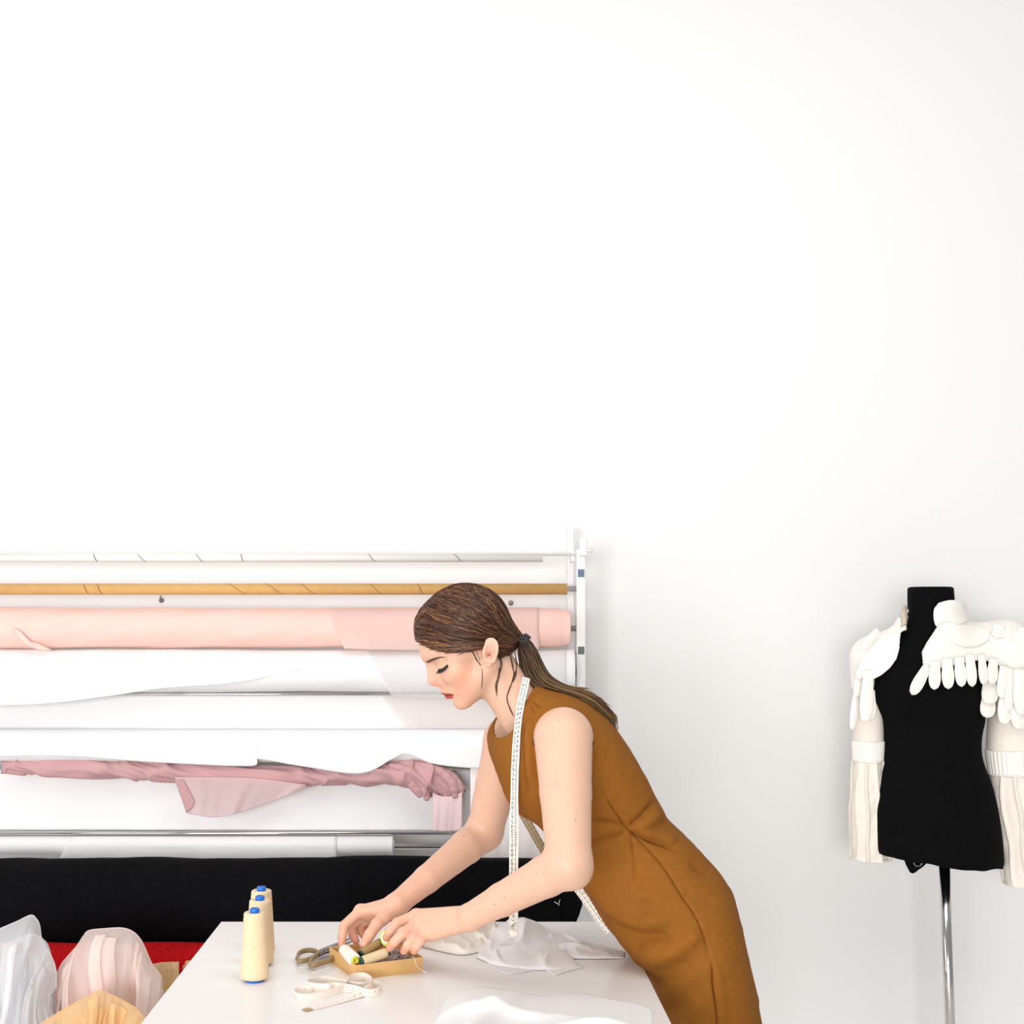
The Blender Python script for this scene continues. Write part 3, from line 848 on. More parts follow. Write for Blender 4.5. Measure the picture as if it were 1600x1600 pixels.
# loose locks by the ear, the neck and the cheek
paths, radii, cols = [], [], []
def lock(pts, n, spread, rad, zoff=-2.5):
    P3 = []
    for q in pts:
        hp = hit(*q)
        P3.append(hp if hp is not None else Q(q[0], q[1], D0-0.03))
    P3 = np.array(P3); P3[:, 2] += zoff
    for _ in range(n):
        j = P3 + r_.normal(0, spread, P3.shape)*np.linspace(0.4, 1, len(P3))[:, None]*np.array([1, .5, .3])
        paths.append(spline(j, 22)); radii.append(rad*r_.uniform(.7, 1.2)); cc = MD*r_.uniform(.6, 1.1); cols.append((DK*r_.uniform(.7, 1.1), cc))
lock([(779, 1012), (780.5, 1030), (780, 1046), (778, 1060), (775.5, 1072), (776, 1088)], 7, 0.9, 0.42, -1.5)
lock([(782, 1022), (783, 1038), (780, 1054), (776, 1066)], 6, 0.8, 0.5, -1.5)
lock([(796, 1020), (800, 1038), (803, 1056), (797, 1074), (792, 1090), (796, 1106), (803, 1120)], 6, 0.9, 0.40, -1.5)
lock([(804, 1018), (806, 1036), (805, 1052), (800, 1066)], 6, 1.2, 0.45, -1.5)
lock([(742, 1014), (749, 1030), (753, 1048), (753, 1070), (750, 1090)], 2, 0.3, 0.26, -0.8)
lock([(736, 1014), (741, 1022), (745, 1032), (752, 1040)], 6, 1.0, 0.35, -0.8)
strands('loose_locks', paths, radii, np.array(cols), hair)
# brow, lashes: short hairs that follow the skin
def on_skin(pts, n, lift):
    L = spline(pts, n); out_ = []
    for q in L:
        hp = hit(q[0], q[1]); out_.append(hp if hp is not None else Q(q[0], q[1], D0))
    out_ = np.array(out_); g = grad(body_d, out_)
    return out_ + g*lift, g
def mirror(p): q = p.copy(); q[:, 2] *= -1; return q
bl, bg_ = on_skin([(666.8, 1034.3), (672, 1032), (680, 1028.8), (687, 1027.2), (694.5, 1027.4)], 24, 0.5)
for s_ in (0, 1):
    VV = MB()
    q = bl if s_ == 0 else mirror(bl)
    wdt = np.interp(np.linspace(0, 1, 24), [0, .15, .5, 1], [1.2, 2.3, 1.8, 0.5])
    v, f = tube(q, wdt, 8, True, 0.35, up=(0, 0.0, 1.0))
    ob = mesh_obj('eyebrow', fig2world(v), f, M['hair']); adopt(ob, person); set_colors(ob, np.repeat((MD*0.95)[None], len(v), 0))
ll, lg = on_skin([(685.2, 1045.6), (688.5, 1046.0), (692, 1045.0), (695.5, 1042.6), (699, 1038.8)], 16, 0.4)
for s_ in (0, 1):
    q = ll if s_ == 0 else mirror(ll); g = lg if s_ == 0 else mirror(lg)
    mb = MB(); mb.add(*tube(q, np.interp(np.linspace(0, 1, 16), [0, .3, .8, 1], [.5, 1.3, 1.5, .7]), 8))
    for i in range(1, 16):
        a = q[i]; b = a + g[i]*3.0 + np.array([-1.2+0.16*i, 3.4, 0]); c = a + g[i]*5.2 + np.array([-2.2+0.3*i, 4.2, 0])
        mb.add(*tube(spline([a, b, c], 6), np.linspace(0.75, 0.2, 6), 5))
    ob = mesh_obj('eyelashes', fig2world(np.concatenate(mb.v)), mb.f, M['lash']); adopt(ob, person)
# hair tie: a dark coil with a beaded flower
mb = MB(); a = np.linspace(0, 2*np.pi, 25)
ax = unit(np.array([0.75, 0.55, 0])); e1 = np.array([-ax[1], ax[0], 0]); e2 = np.array([0, 0, 1.0])
for k in range(4):
    ring = TIE + ax*(k*2.6-1.0) + np.array([1.0, 1.0, 0]) + 11.5*(np.cos(a)[:, None]*e1*1.05 + np.sin(a)[:, None]*e2)
    mb.add(*tube(ring, 1.9, 8, False))
tie = mesh_obj('hair_tie', fig2world(np.concatenate(mb.v)), mb.f, M['tie']); adopt(tie, person)
mb = MB(); fc = np.array([817.0, 998.5, -19.0])
for k in range(7):
    c = fc + (np.array([math.cos(k*1.0472)*5.0, math.sin(k*1.0472)*6.0, 0]) if k < 6 else 0)
    ring = c + 2.5*np.stack([np.cos(a), np.sin(a), 0*a], -1)
    mb.add(*tube(ring, 1.0, 6, False))
flower = mesh_obj('tie_flower', fig2world(np.concatenate(mb.v)), mb.f, M['tie']); adopt(flower, tie)
# shoes
for s_ in (-1, 1):
    def shoe_d(p):
        d = cone_d(p, (1196, 2108, s_*56), (1086, 2128, s_*62), 24, 15)
        d = smax(d, p[:, 1]-2141.5, 3); d = smax(d, -(cone_d(p, (1194, 2070, s_*56), (1180, 2098, s_*56), 21, 21)), 2)
        return d
    V, Qd = surface_net(shoe_d, (1050, 2060, s_*60-40), (1235, 2146, s_*60+40), 3.0)
    ob = mesh_obj('shoe', fig2world(V), Qd, M['shoe']); adopt(ob, person)
# ---------------------------------------------------------------- fabric rack on the wall side, with its rods
DR = 3.45
XL = -190            # left post, outside the picture
def bxp(mb, x0, y0, x1, y1, d0, d1, dref=None):
    """box whose front face fills the photo rectangle at depth d0"""
    a = P(x0, y1, dref or d0); b = P(x1, y0, dref or d0)
    return mb.box((a[0], K*d0, a[2]), (b[0], K*d1, b[2]))
rack = empty('fabric_rack', (P(907, 900, DR)[0], K*DR, 0), 'white metal fabric rack with square slots and chrome rods on the wall', 'rack')
PXR = P(907, 956, DR)[0]; PXL = P(XL, 956, DR)[0]
for xx in (PXR, PXL):
    mb = MB(); mb.box((xx-R(7, DR), K*DR-0.020, 0), (xx+R(7, DR), K*DR+0.022, P(0, 858, DR)[2])); mb.build('post', M['white_metal'], rack, False, bevel=0.002)
    mb = MB(); mb.box((xx-R(17, DR), K*DR+0.09, P(0, 1100, 3.55)[2]), (xx-R(6, DR), K*DR+0.115, P(0, 823, 3.55)[2])); mb.build('back_rail', M['white_metal'], rack, False, bevel=0.002)
    mb = MB(); mb.box((xx-R(14, DR), K*DR+0.02, P(0, 877, DR)[2]), (xx-R(7.5, DR), K*DR+0.10, P(0, 861, DR)[2])); mb.build('bracket', M['white_metal'], rack, False, bevel=0.002)
    mb = MB(); mb.box((xx-R(3, DR), K*DR-0.034, P(0, 869, DR)[2]), (xx+R(9, DR), K*DR-0.021, P(0, 842, DR)[2])); mb.build('clamp', M['white_metal'], rack, False, bevel=0.003)
    mb = MB(); mb.tube([(xx+R(9, DR), K*DR-0.028, P(0, 861, DR)[2]), (xx+R(17, DR), K*DR-0.028, P(0, 861, DR)[2])], [R(2.2, DR), R(3.4, DR)], 14); mb.build('clamp_knob', M['white_metal'], rack)
    for sy, m in ((896, 'hole'), (1016, 'hole2'), (1137, 'hole2'), (1258, 'hole2')):
        mb = MB(); z0 = P(0, sy+6, DR)[2]; z1 = P(0, sy-6, DR)[2]
        mb.box((xx-R(5, DR), K*DR-0.0212, z0), (xx+R(5, DR), K*DR-0.0195, z1)); mb.build('slot', M[m], rack, False)  # flat plate, no opening: recess shade is in its colour
    mb = MB(); mb.box((xx-0.03, K*DR-0.30, 0), (xx+0.03, K*DR+0.15, 0.03)); mb.build('foot', M['white_metal'], rack, False, bevel=0.004)
def rod(py, rp, d=DR, mat='chrome', x1=None):
    a = P(XL, py, d); b = P(907, py, d)
    mb = MB(); mb.tube([(PXL+0.006, a[1], a[2]), (PXR-0.006, a[1], a[2])], R(rp, d), 20); return mb.build('rod', M[mat], rack)
RODS = [(866.5, 2.0, 'white_metal'), (920, 4.6, 'chrome'), (982, 4.5, 'chrome'), (1050, 4.5, 'chrome'), (1084.5, 2.6, 'chrome'), (1166, 4.5, 'chrome'), (1200, 3.5, 'chrome'), (1302, 2.8, 'chrome'), (1323, 4, 'chrome')]
for py, rp, m in RODS: rod(py, rp, mat=m)
# the two big rolls at the bottom lie on arms that reach forward
for xx in (PXL+0.16, PXR-0.20):
    mb = MB(); zb = P(0, 1493, 3.25)[2]
    mb.box((xx-0.012, K*2.95, zb-0.03), (xx+0.012, K*DR+0.02, zb-0.002)); mb.build('arm', M['white_metal'], rack, False, bevel=0.002)
    mb = MB(); zb = P(0, 1601, 3.10)[2]
    mb.box((xx-0.012, K*2.90, zb-0.03), (xx+0.012, K*DR+0.02, zb-0.002)); mb.build('arm', M['white_metal'], rack, False, bevel=0.002)

def roll(name, label, x0, x1, py, rp, d, mat, cat='fabric roll', wobble=0.03, sag=0.0, seed=1, hole=0.35, core='paper', n=90, m=44, twist=0.0, end_taper=0.0):
    """a bolt rolled on a tube: wound cloth with a spiral end, on its core"""
    a = P(x0, py, d); b = P(x1, py, d); r = R(rp, d)
    root = empty(name, (a[0]/2+b[0]/2, K*d, a[2]-r), label, cat, 'rolls on the fabric rack')
    xs = np.linspace(a[0], b[0], n); th = np.linspace(0, 2*np.pi, m, endpoint=False)
    X_, T_ = np.meshgrid(xs, th, indexing='ij')
    rr = r*(1 + wobble*wob(X_*3+np.cos(T_)*0.8, seed)*0.4 + wobble*0.4*wob(X_*9+T_*2, seed+1) )
    rr = rr*(1 - end_taper*np.clip(1-np.minimum(X_-xs[0], xs[-1]-X_)/0.05, 0, 1)**2)
    lap = (T_ - 4.2 + twist*(X_-xs[0])) % (2*np.pi)            # the loose edge makes a small step
    rr = rr + 0.0025*np.clip(lap/(2*np.pi), 0, 1)
    sg = sag*np.sin(np.pi*(X_-xs[0])/(xs[-1]-xs[0]))
    V = np.stack([X_, K*d + rr*np.cos(T_), a[2] - sg + rr*np.sin(T_)], -1).reshape(-1, 3).tolist()
    Fc = grid_faces(n, m, True)
    rc = r*hole
    for e_ in (0, n-1):                                     # end faces: rings inward to the core
        prev = [e_*m+j for j in range(m)]
        for q in (0.8, 0.6, hole/1.0):
            st = len(V)
            for j in range(m):
                y = V[e_*m+j]; cy, cz = K*d, a[2]
                V.append([y[0] + (0.004 if q == 0.6 else 0)*(1 if e_ == 0 else -1), cy+(y[1]-cy)*q, cz+(y[2]-cz)*q])
            cur = [st+j for j in range(m)]
            for j in range(m):
                k = (j+1) % m; f = [prev[j], prev[k], cur[k], cur[j]]
                Fc.append(f if e_ == 0 else f[::-1])
            prev = cur
    body_ = mesh_obj('cloth', V, [f[::-1] for f in Fc], M[mat]); adopt(body_, root)
    e2 = 0.004
    for s_, x_ in ((-1, a[0]), (1, b[0])):
        mb = MB()
        p_, f_ = lathe([(rc*0.99, -0.02), (rc*0.99, e2), (rc*0.72, e2), (rc*0.72, -0.02)], 24, True)
        Mx = np.array([[0, 0, s_, x_], [0, 1, 0, K*d], [1, 0, 0, a[2]], [0, 0, 0, 1.0]])
        mb.add(p_ @ Mx[:3, :3].T + Mx[:3, 3], f_)
        mb.build('core', M[core], root)
    return root

def hang(name, top, bot, d, mat, parent, folds=6, amp=0.006, nu=60, nv=24, seed=2, lean=0.0, thick=0.0015, dtop=None):
    """cloth hanging from a photo line to a photo line"""
    T_ = spline([(x, y, 0) for x, y in top], nu)[:, :2]; B_ = spline([(x, y, 0) for x, y in bot], nu)[:, :2]
    G = np.empty((nu, nv, 3))
    for j, t in enumerate(np.linspace(0, 1, nv)):
        for i in range(nu):
            q = T_[i]*(1-t)+B_[i]*t
            s_ = i/(nu-1)
            dd = d + lean*t + amp*(0.25+0.75*t)*float(wob(s_*folds*2.2+t*0.6, seed))/K
            G[i, j] = P(q[0], q[1], dd)
    return sheet(name, G, M[mat], parent, thick)

def drape(name, py, rp, d, cols, mat, parent, a0=75, nu=70, nv=26, amp=0.002, folds=5, seed=3, thick=0.0012, back=False):
    """the outer turn of a roll: over the roll from angle a0 down its front, then hanging free.
    cols: (x at the roll, x at the lower edge, photo y of the lower edge)"""
    cc_ = spline([(a, b, c) for a, b, c in cols], nu); r = R(rp, d)+0.0035; cz = P(0, py, d)[2]
    G = np.empty((nu, nv, 3))
    for i in range(nu):
        xt, xb, yb = cc_[i]
        zb = P(0, yb, d - r/K)[2]
        la = math.radians(a0)*r; lh = max(0.0, cz-zb)
        tail = lh if lh > 0 else 0.0
        if cz-zb <= 0: a_end = math.asin(min(0.99, max(-0.99, (zb-cz)/r))); la = (math.radians(a0)-a_end)*r
        tot = la+tail
        for j, t in enumerate(np.linspace(0, 1, nv)):
            q = t*tot; x = xt + (xb-xt)*t
            w_ = amp*float(wob(i/(nu-1)*folds*2.2+t, seed))
            if q <= la:
                an = math.radians(a0)-q/r; p_ = (K*d-(r+max(0, w_)*t)*math.cos(an), cz+r*math.sin(an))
            else:
                p_ = (K*d-r-max(-0.001, w_)*(q-la)/max(tail, 1e-6), cz-(q-la))
            G[i, j] = (P(x, py, p_[0]/K)[0], p_[0], p_[1])
    return sheet(name, G, M[mat], parent, thick)

# 1 white paper tube with torn spiral seams, loose on the thin top rod
def spiral(parent, x, d, py, rp, tilt, mat, wid=0.8, n=14):
    """the torn seam of a paper tube: a thin raised strip that winds part of the way round"""
    t = np.linspace(-1.5, 1.2, n); c = P(x, py, d); r = R(rp, d)+0.0006
    pth = np.stack([c[0] + t*R(tilt, d), c[1]-r*np.cos(t), c[2]-r*np.sin(t)], -1)
    mb = MB(); mb.tube(pth, R(wid, d)*np.clip(1.2-np.abs(t)/1.6, 0.2, 1), 6, True, 0.5); return mb.build('seam', M[mat], parent)
def card_tube(name, label, x0, x1, py, rp, d, mat):
    root = empty(name, (P((x0+x1)/2, py, d)[0], K*d, P(0, py+rp, d)[2]), label, 'cardboard tube', 'rolls on the fabric rack')
    a = P(x0, py, d); b = P(x1, py, d); r = R(rp, d)
    pf, ff = lathe([(r, 0), (r, b[0]-a[0]), (r*0.84, b[0]-a[0]), (r*0.84, 0)], 28, True)
    V = np.stack([pf[:, 2]+a[0], pf[:, 0]+a[1], pf[:, 1]+a[2]], -1)
    o = mesh_obj('tube', V, ff, M[mat]); adopt(o, root)
    return root
t1 = card_tube('paper_tube', 'thin white paper tube with torn seams, hung on the topmost rod', -150, 848, 871.8, 6.4, DR, 'paper')
for x, ti in ((150, 3), (222, 6), (312, 5), (379, 2), (581, 5), (716, 6)): spiral(t1, x, DR, 871.8, 6.4, ti, 'kraft_dark', 0.7)
t2 = card_tube('cardboard_tube', 'bare brown cardboard tube spanning the rack below the white tube', -150, 886, 920.5, 8.8, DR, 'kraft')
for x, ti in ((136, 4), (157, 4), (372, 13), (430, 12), (482, 10), (588, 9), (657, 4)): spiral(t2, x, DR, 920.5, 8.8, ti, 'kraft_dark', 0.55)
# 3 peach roll
r3 = roll('fabric_roll', 'pale peach fabric roll lying directly under the brown cardboard tube', -150, 889, 981, 31, DR, 'peach', seed=4, wobble=0.05, end_taper=0.12)
drape('outer_layer', 981, 31, DR, [(506, 538, 1014), (600, 606, 1016), (700, 700, 1016), (842, 842, 1014)], 'peach_sheer', r3, seed=5)
hang('loose_fold', [(18, 980), (32, 986), (44, 1000), (60, 1006)], [(34, 1002), (50, 1012), (66, 1016), (82, 1016)], DR-0.062, 'peach', r3, 2, 0.003, nu=20, nv=10, seed=6)
# 4 white roll under it
r4 = roll('fabric_roll', 'thick bright white fabric roll second from the top of the cloth rolls', -150, 896, 1048, 33, DR, 'white_cloth', seed=9, wobble=0.03)
drape('loose_end', 1048, 33, DR, [(-120, -120, 1104), (40, 50, 1101), (190, 160, 1089), (300, 250, 1076), (400, 370, 1066), (470, 468, 1045)], 'white_cloth', r4, seed=12, a0=8)
drape('sheer_flap', 1048, 33, DR, [(570, 612, 1088), (660, 668, 1091), (760, 762, 1092), (885, 885, 1090)], 'white_sheer', r4, seed=13)
# pale sheer lengths that hang behind, one of them added to brighten a gap
sh1 = hang('blush_fabric', [(735, 1196), (780, 1194), (840, 1194), (893, 1194)], [(735, 1346), (780, 1346), (840, 1346), (893, 1345)], DR-0.03, 'blush_cloth', None, 5, 0.004, seed=21)
tag(sh1, 'pale blush length hanging behind the elbows beside the rack post', 'fabric', 'lengths hanging on the rack')
sh2 = hang('white_fabric', [(-140, 1204), (200, 1204), (420, 1204), (740, 1204)], [(-140, 1297), (200, 1297), (420, 1298), (740, 1298)], DR+0.03, 'white_cloth', None, 9, 0.003, seed=22)
tag(sh2, 'wide white length hanging behind the twisted rose fabric', 'fabric', 'lengths hanging on the rack')
fill_sheet = hang('white_fabric', [(-140, 1086), (200, 1086), (420, 1086), (893, 1086)], [(-140, 1162), (200, 1162), (420, 1162), (893, 1162)], DR+0.035, 'white_cloth', None, 9, 0.003, seed=23)  # added opaque sheet, catches front light to brighten the gap
tag(fill_sheet, 'added white sheet brightening the gap between the two thick white rolls', 'fabric', 'lengths hanging on the rack')
sh4 = hang('peach_fabric', [(596, 1087), (680, 1086), (780, 1086), (892, 1086)], [(634, 1142), (690, 1142), (780, 1142), (892, 1142)], DR+0.012, 'blush_sheer', None, 5, 0.003, seed=24)
tag(sh4, 'faint peach sheer flap hanging beside the face below the white roll', 'fabric', 'lengths hanging on the rack')
# 6 white roll with a ragged hanging edge
r6 = roll('fabric_roll', 'white fabric roll with a ragged drooping edge over the rose fabric', -150, 892, 1165, 25, DR, 'white_cloth', seed=15, wobble=0.04)
drape('loose_end', 1165, 25, DR, [(-120, -120, 1186), (85, 85, 1181), (240, 240, 1191), (390, 390, 1197), (404, 402, 1186), (475, 475, 1198), (563, 563, 1209), (617, 612, 1187), (640, 636, 1178), (680, 680, 1194), (760, 760, 1201), (880, 880, 1200)], 'white_cloth', r6, nu=140, seed=16)
# 7 rose jersey twisted round its rod
rose = empty('rose_fabric', (P(360, 1210, DR)[0], K*DR, P(0, 1245, DR)[2]), 'dusty rose jersey twisted along a rod with a drooping loop', 'fabric')
cp = [(6, 1198, 11), (60, 1197, 14), (140, 1200, 15), (230, 1204, 15), (320, 1208, 15.5), (420, 1211, 16), (505, 1213, 14), (570, 1209, 16), (620, 1207, 20), (665, 1213, 28), (700, 1222, 22), (722, 1232, 11)]
n, m = 260, 48
cc = spline(cp, n); th = np.linspace(0, 2*np.pi, m, endpoint=False); ss = np.linspace(0, 1, n)
G = np.empty((n, m, 3))
for i in range(n):
    c = P(cc[i, 0], cc[i, 1], DR-0.012); s_ = ss[i]
    ph = s_*46 + 1.6*math.sin(s_*23)
    f = 1 + 0.08*np.sin(2*th+ph) - 0.26*(np.abs(np.sin(1.5*th-ph*0.8+2))-0.6) - 0.16*(np.abs(np.sin(3*th-ph*1.5+0.9*math.sin(s_*40)))-0.6)
    rr = R(cc[i, 2], DR)*f*(1+0.05*math.sin(s_*70))
    G[i] = np.stack([c[0]+0*th+0.010*np.cos(th*2+ph), c[1]+rr*np.cos(th), c[2]+rr*np.sin(th)], -1)
V = G.reshape(-1, 3); Fc = [f[::-1] for f in grid_faces(n, m, True)] + [list(range(m)), [(n-1)*m+j for j in range(m)][::-1]]
o = mesh_obj('twisted_cloth', V, Fc, M['rose']); adopt(o, rose)
def gather_d(p):        # soft folds that fan out from one point at the right end
    d = None
    for k, q in enumerate([[(598, 1204), (625, 1210), (645, 1226), (655, 1242)], [(612, 1196), (640, 1204), (661, 1223), (667, 1246)], [(628, 1192), (655, 1201), (676, 1222), (681, 1243)],
                           [(645, 1191), (672, 1201), (692, 1220), (697, 1246)], [(660, 1194), (688, 1205), (706, 1222), (711, 1242)], [(682, 1199), (701, 1207), (716, 1224), (721, 1238)]]):
        q = spline([(a, b, 0) for a, b in q], 7)[:, :2]
        rr = np.array([4, 6, 7, 7.5, 7.5, 7, 4.5])*(1.0+0.15*math.sin(k*2.1))
        for i in range(6):
            e = cone_d(p, (q[i][0], q[i][1], -4*math.sin(k*1.9)), (q[i+1][0], q[i+1][1], -4*math.sin(k*1.9)-2), rr[i], rr[i+1])
            d = e if d is None else smin(d, e, 1.6)
    return d
V, Qd = surface_net(gather_d, (590, 1170, -30), (745, 1262, 30), 1.6)
V = np.stack([(V[:, 0]-CU)*K*(DR-0.03)/F, K*(DR-0.03)+V[:, 2]*K*DR/F, EYE-(V[:, 1]-CV)*K*(DR-0.03)/F], -1)
o = mesh_obj('gathered_folds', V, Qd, M['rose']); adopt(o, rose)
hang('drooping_loop', [(273, 1214), (330, 1214), (400, 1216), (478, 1226)], [(292, 1271), (335, 1277), (385, 1266), (478, 1231)], DR-0.050, 'rose_sheer', rose, 4, 0.006, seed=31)
hang('loop_edge', [(273, 1218), (279, 1218), (286, 1219)], [(291, 1270), (300, 1262), (304, 1252)], DR-0.054, 'rose', rose, 1, 0.001, nu=10, seed=32)
hang('hanging_end', [(676, 1238), (690, 1244), (706, 1244), (722, 1238)], [(676, 1298), (690, 1299), (706, 1299), (722, 1297)], DR-0.040, 'rose_pale', rose, 3, 0.003, nu=24, seed=33)
# 9 white roll near the bottom
r9 = roll('fabric_roll', 'narrow white roll right above the big black roll', -150, 614, 1321, 13.5, DR, 'white_cloth', seed=18, wobble=0.02, hole=0.6, core='paper')
drape('outer_layer', 1321, 13.5, DR, [(114, 92, 1342), (240, 240, 1342), (400, 400, 1342), (526, 526, 1342)], 'white_cloth', r9, seed=19)
# 10 the big black roll
blk = roll('fabric_roll', 'large black wool roll lying behind the white table', -150, 886, 1416, 74, 3.25, 'black', seed=24, wobble=0.035, hole=0.22, twist=0.3, end_taper=0.10)
hang('overlap', [(549, 1345), (640, 1343), (760, 1345), (868, 1352)], [(549, 1462), (640, 1468), (760, 1468), (880, 1462)], 3.25-0.128, 'black', blk, 5, 0.003, seed=25, lean=-0.0)
for k in range(5):
    pts = [(876+k*5, 1352+k*9), (884+k*4.4, 1384+k*5), (880+k*5.5, 1414), (874+k*5, 1446)]
    pth = np.array([P(x, y, 3.17+0.02*k) for x, y in spline([(a, b, 0) for a, b in pts], 16)[:, :2]])
    mb = MB(); mb.tube(pth, R(1, 3.2)*np.array([3, 5, 7, 8, 8, 7, 6, 6, 7, 8, 8, 7, 7, 6, 5, 3]), 10); mb.build('loose_fold', M['black'], blk)
mb = MB(); mb.tube([P(x, y, 3.06) for x, y in ((866, 1409), (871, 1412), (874, 1415), (873, 1411), (875, 1406))], R(0.5, 3.1), 6); mb.build('plastic_tag', M['paper'], blk)
# 11 red roll below
roll('fabric_roll', 'bright red woolly roll below the black roll, left of the table', -60, 420, 1536, 60, 3.07, 'red', seed=27, wobble=0.05, hole=0.25)
# screws and a hook in the wall
for px, py, nm, lb in ((798, 942, 'wall_screw', 'small dark screw in the wall below the tube, near the ponytail'), (450, 1071, 'wall_screw', 'tiny dark screw in the wall, left one above the chrome rod'), (581, 1069, 'wall_screw', 'tiny dark screw in the wall, right one above the chrome rod')):
    c = P(px, py, 3.62); r = R(4 if px > 700 else 1.8, 3.62)
    pf, ff = lathe([(r*0.5, 0.03), (r*0.5, 0.004), (r, 0.0035), (r*0.95, -0.001), (r*0.6, -0.003), (0, -0.0035)], 16)
    V = np.stack([pf[:, 0]+c[0], pf[:, 1]+K*3.62-0.0035, pf[:, 1]*0+c[2]], -1); V = np.stack([pf[:, 0]+c[0], K*3.62-0.004+pf[:, 2], pf[:, 1]+c[2]], -1)
    o = mesh_obj(nm, V, ff, M['screw']); tag(o, lb, 'screw', 'screws in the wall')
c = P(252.5, 938, 3.62)
mb = MB(); mb.tube([(c[0], K*3.62+0.005, c[2]), (c[0], K*3.62-0.012, c[2]), (c[0], K*3.62-0.016, c[2]+0.008), (c[0], K*3.62-0.014, c[2]+0.014)], 0.0022, 8)
pf, ff = lathe([(0, 0.0), (0.0075, 0.0), (0.0075, 0.004), (0.003, 0.006), (0, 0.006)], 16); mb.add(np.stack([pf[:, 0]+c[0], K*3.62-pf[:, 2], pf[:, 1]+c[2]], -1), ff)
o = mb.build('wall_hook', M['screw']); tag(o, 'small dark hook in the wall just under the cardboard tube', 'hook')
# ---------------------------------------------------------------- things on the table
def T(px, py, h=0.0):
    """the point of the table top (raised by h) in the direction of a photo pixel"""
    d = (0.64 - h/K)*F/(py-CV)
    return P(px, py, d)
# thread cones
def cone_thing(px, py, label):
    c = T(px, py); u_ = R(1, 2.218)
    root = empty('thread_cone', c, label, 'thread cone', 'thread cones on the table')
    L = lambda prof, seg=40: lathe([(r*u_, z*u_) for r, z in prof], seg)
    def part(name, prof, mat, parent):
        v, f = L(prof); o = mesh_obj(name, v+c, f, M[mat]); return adopt(o, parent)
    part('core_base', [(0, 0), (14.5, 0), (15.5, 1), (16, 5), (0, 5)], 'blue', root)
    zz = np.linspace(0, 1, 40)
    prof = [(6, 4.4), (20, 4.4), (22.3, 6.5)] + [(22.6-5.6*t + 0.22*math.sin(t*70), 8+96*t) for t in zz] + [(16.2, 106.5), (14.5, 107.5), (8, 106.5)]
    part('thread', prof, 'thread', root)
    part('cap', [(7.6, 104), (7.6, 112), (6.9, 113.2), (5.2, 113.4), (5.0, 112.4), (0, 112.2)], 'blue', root)
    return root
cone_thing(398, 1532, 'cream thread cone with blue cap, nearest of the three in line')
cone_thing(406, 1508, 'cream thread cone with blue cap, middle of the three in line')
cone_thing(408.5, 1490, 'cream thread cone with blue cap, farthest of the three in line')

# scissors
sc = empty('scissors', T(500, 1490), 'khaki handled scissors lying beside the cardboard box', 'scissors')
def loop(pts, h, rad, name, mat, flat=1.0):
    q = np.array([T(x, y, h) for x, y in pts]); q = np.vstack([q, q[:1]])
    pth = spline(q, 49)
    a, f = tube(pth[:-1], rad, 10, False, flat, up=(0, 0, 1))
    nn = len(pth)-1
    f = f + [[(nn-1)*10+j, (nn-1)*10+(j+1) % 10, (j+1) % 10, j] for j in range(10)]
    o = mesh_obj(name, a, f, M[mat]); return adopt(o, sc)
loop([(464, 1498), (468, 1489), (480, 1485), (492, 1486), (497, 1490), (492, 1495), (480, 1500), (469, 1502)], 0.010, R(2.7, 2.35), 'handle', 'khaki', 1.6)
loop([(484, 1506), (488, 1498), (499, 1490), (512, 1485), (522, 1484), (524, 1490), (518, 1499), (504, 1504), (491, 1508)], 0.011, R(3.0, 2.35), 'handle', 'khaki', 1.6)
def blade(a, b, h, wid, name):
    A, B = T(*a, h), T(*b, h); dr = B-A; pr = np.array([-dr[1], dr[0], 0]); pr /= np.linalg.norm(pr)
    V = []; nn = 12
    for i in range(nn):
        t = i/(nn-1); w_ = wid*(1-t)**0.6+0.0006; c = A+dr*t
        for s1, z in ((-1, -0.0012), (1, -0.0004), (1, 0.0004), (-1, 0.0012)): V.append(c+pr*w_*s1+np.array([0, 0, z]))
    Fc = grid_faces(nn, 4, True)+[[3, 2, 1, 0], [4*nn-4, 4*nn-3, 4*nn-2, 4*nn-1]]
    o = mesh_obj(name, V, Fc, M['steel'], smooth=False); return adopt(o, sc)
blade((492, 1489.5), (556, 1462), 0.010, 0.0075, 'blade')
blade((497, 1491), (560, 1466), 0.013, 0.0075, 'blade')
c = T(503, 1486, 0.015); v, f = lathe([(0.0045, -0.004), (0.0045, 0.001), (0.003, 0.002), (0, 0.002)], 16)
o = mesh_obj('pivot_screw', v+c, f, M['steel']); adopt(o, sc)

# the cardboard box
B0 = T(556, 1532); B1 = T(661, 1518); B3 = T(524, 1501)
ex = B1-B0; lx = np.linalg.norm(ex); ex /= lx
ey = np.array([-ex[1], ex[0], 0]); ly = np.linalg.norm(B3-B0)
BH = 0.026*K; BT = 0.0022
boxM = np.eye(4); boxM[:3, 0] = ex; boxM[:3, 1] = ey; boxM[:3, 3] = B0
box = empty('cardboard_box', B0+ex*lx/2+ey*ly/2, 'small open cardboard box holding thread spools under the hands', 'box')
for lo, hi, nm in (((0, 0, 0), (lx, ly, 0.002), 'base'), ((0, 0, 0.002), (lx, BT, BH), 'side_panel'), ((0, ly-BT, 0.002), (lx, ly, BH), 'side_panel'), ((0, BT, 0.002), (BT, ly-BT, BH), 'side_panel'), ((lx-BT, BT, 0.002), (lx, ly-BT, BH), 'side_panel')):
    MB().box(lo, hi, boxM).build(nm, M['box'], box, False)
def bx_pt(x, y, z): return B0 + ex*x + ey*y + np.array([0, 0, z])

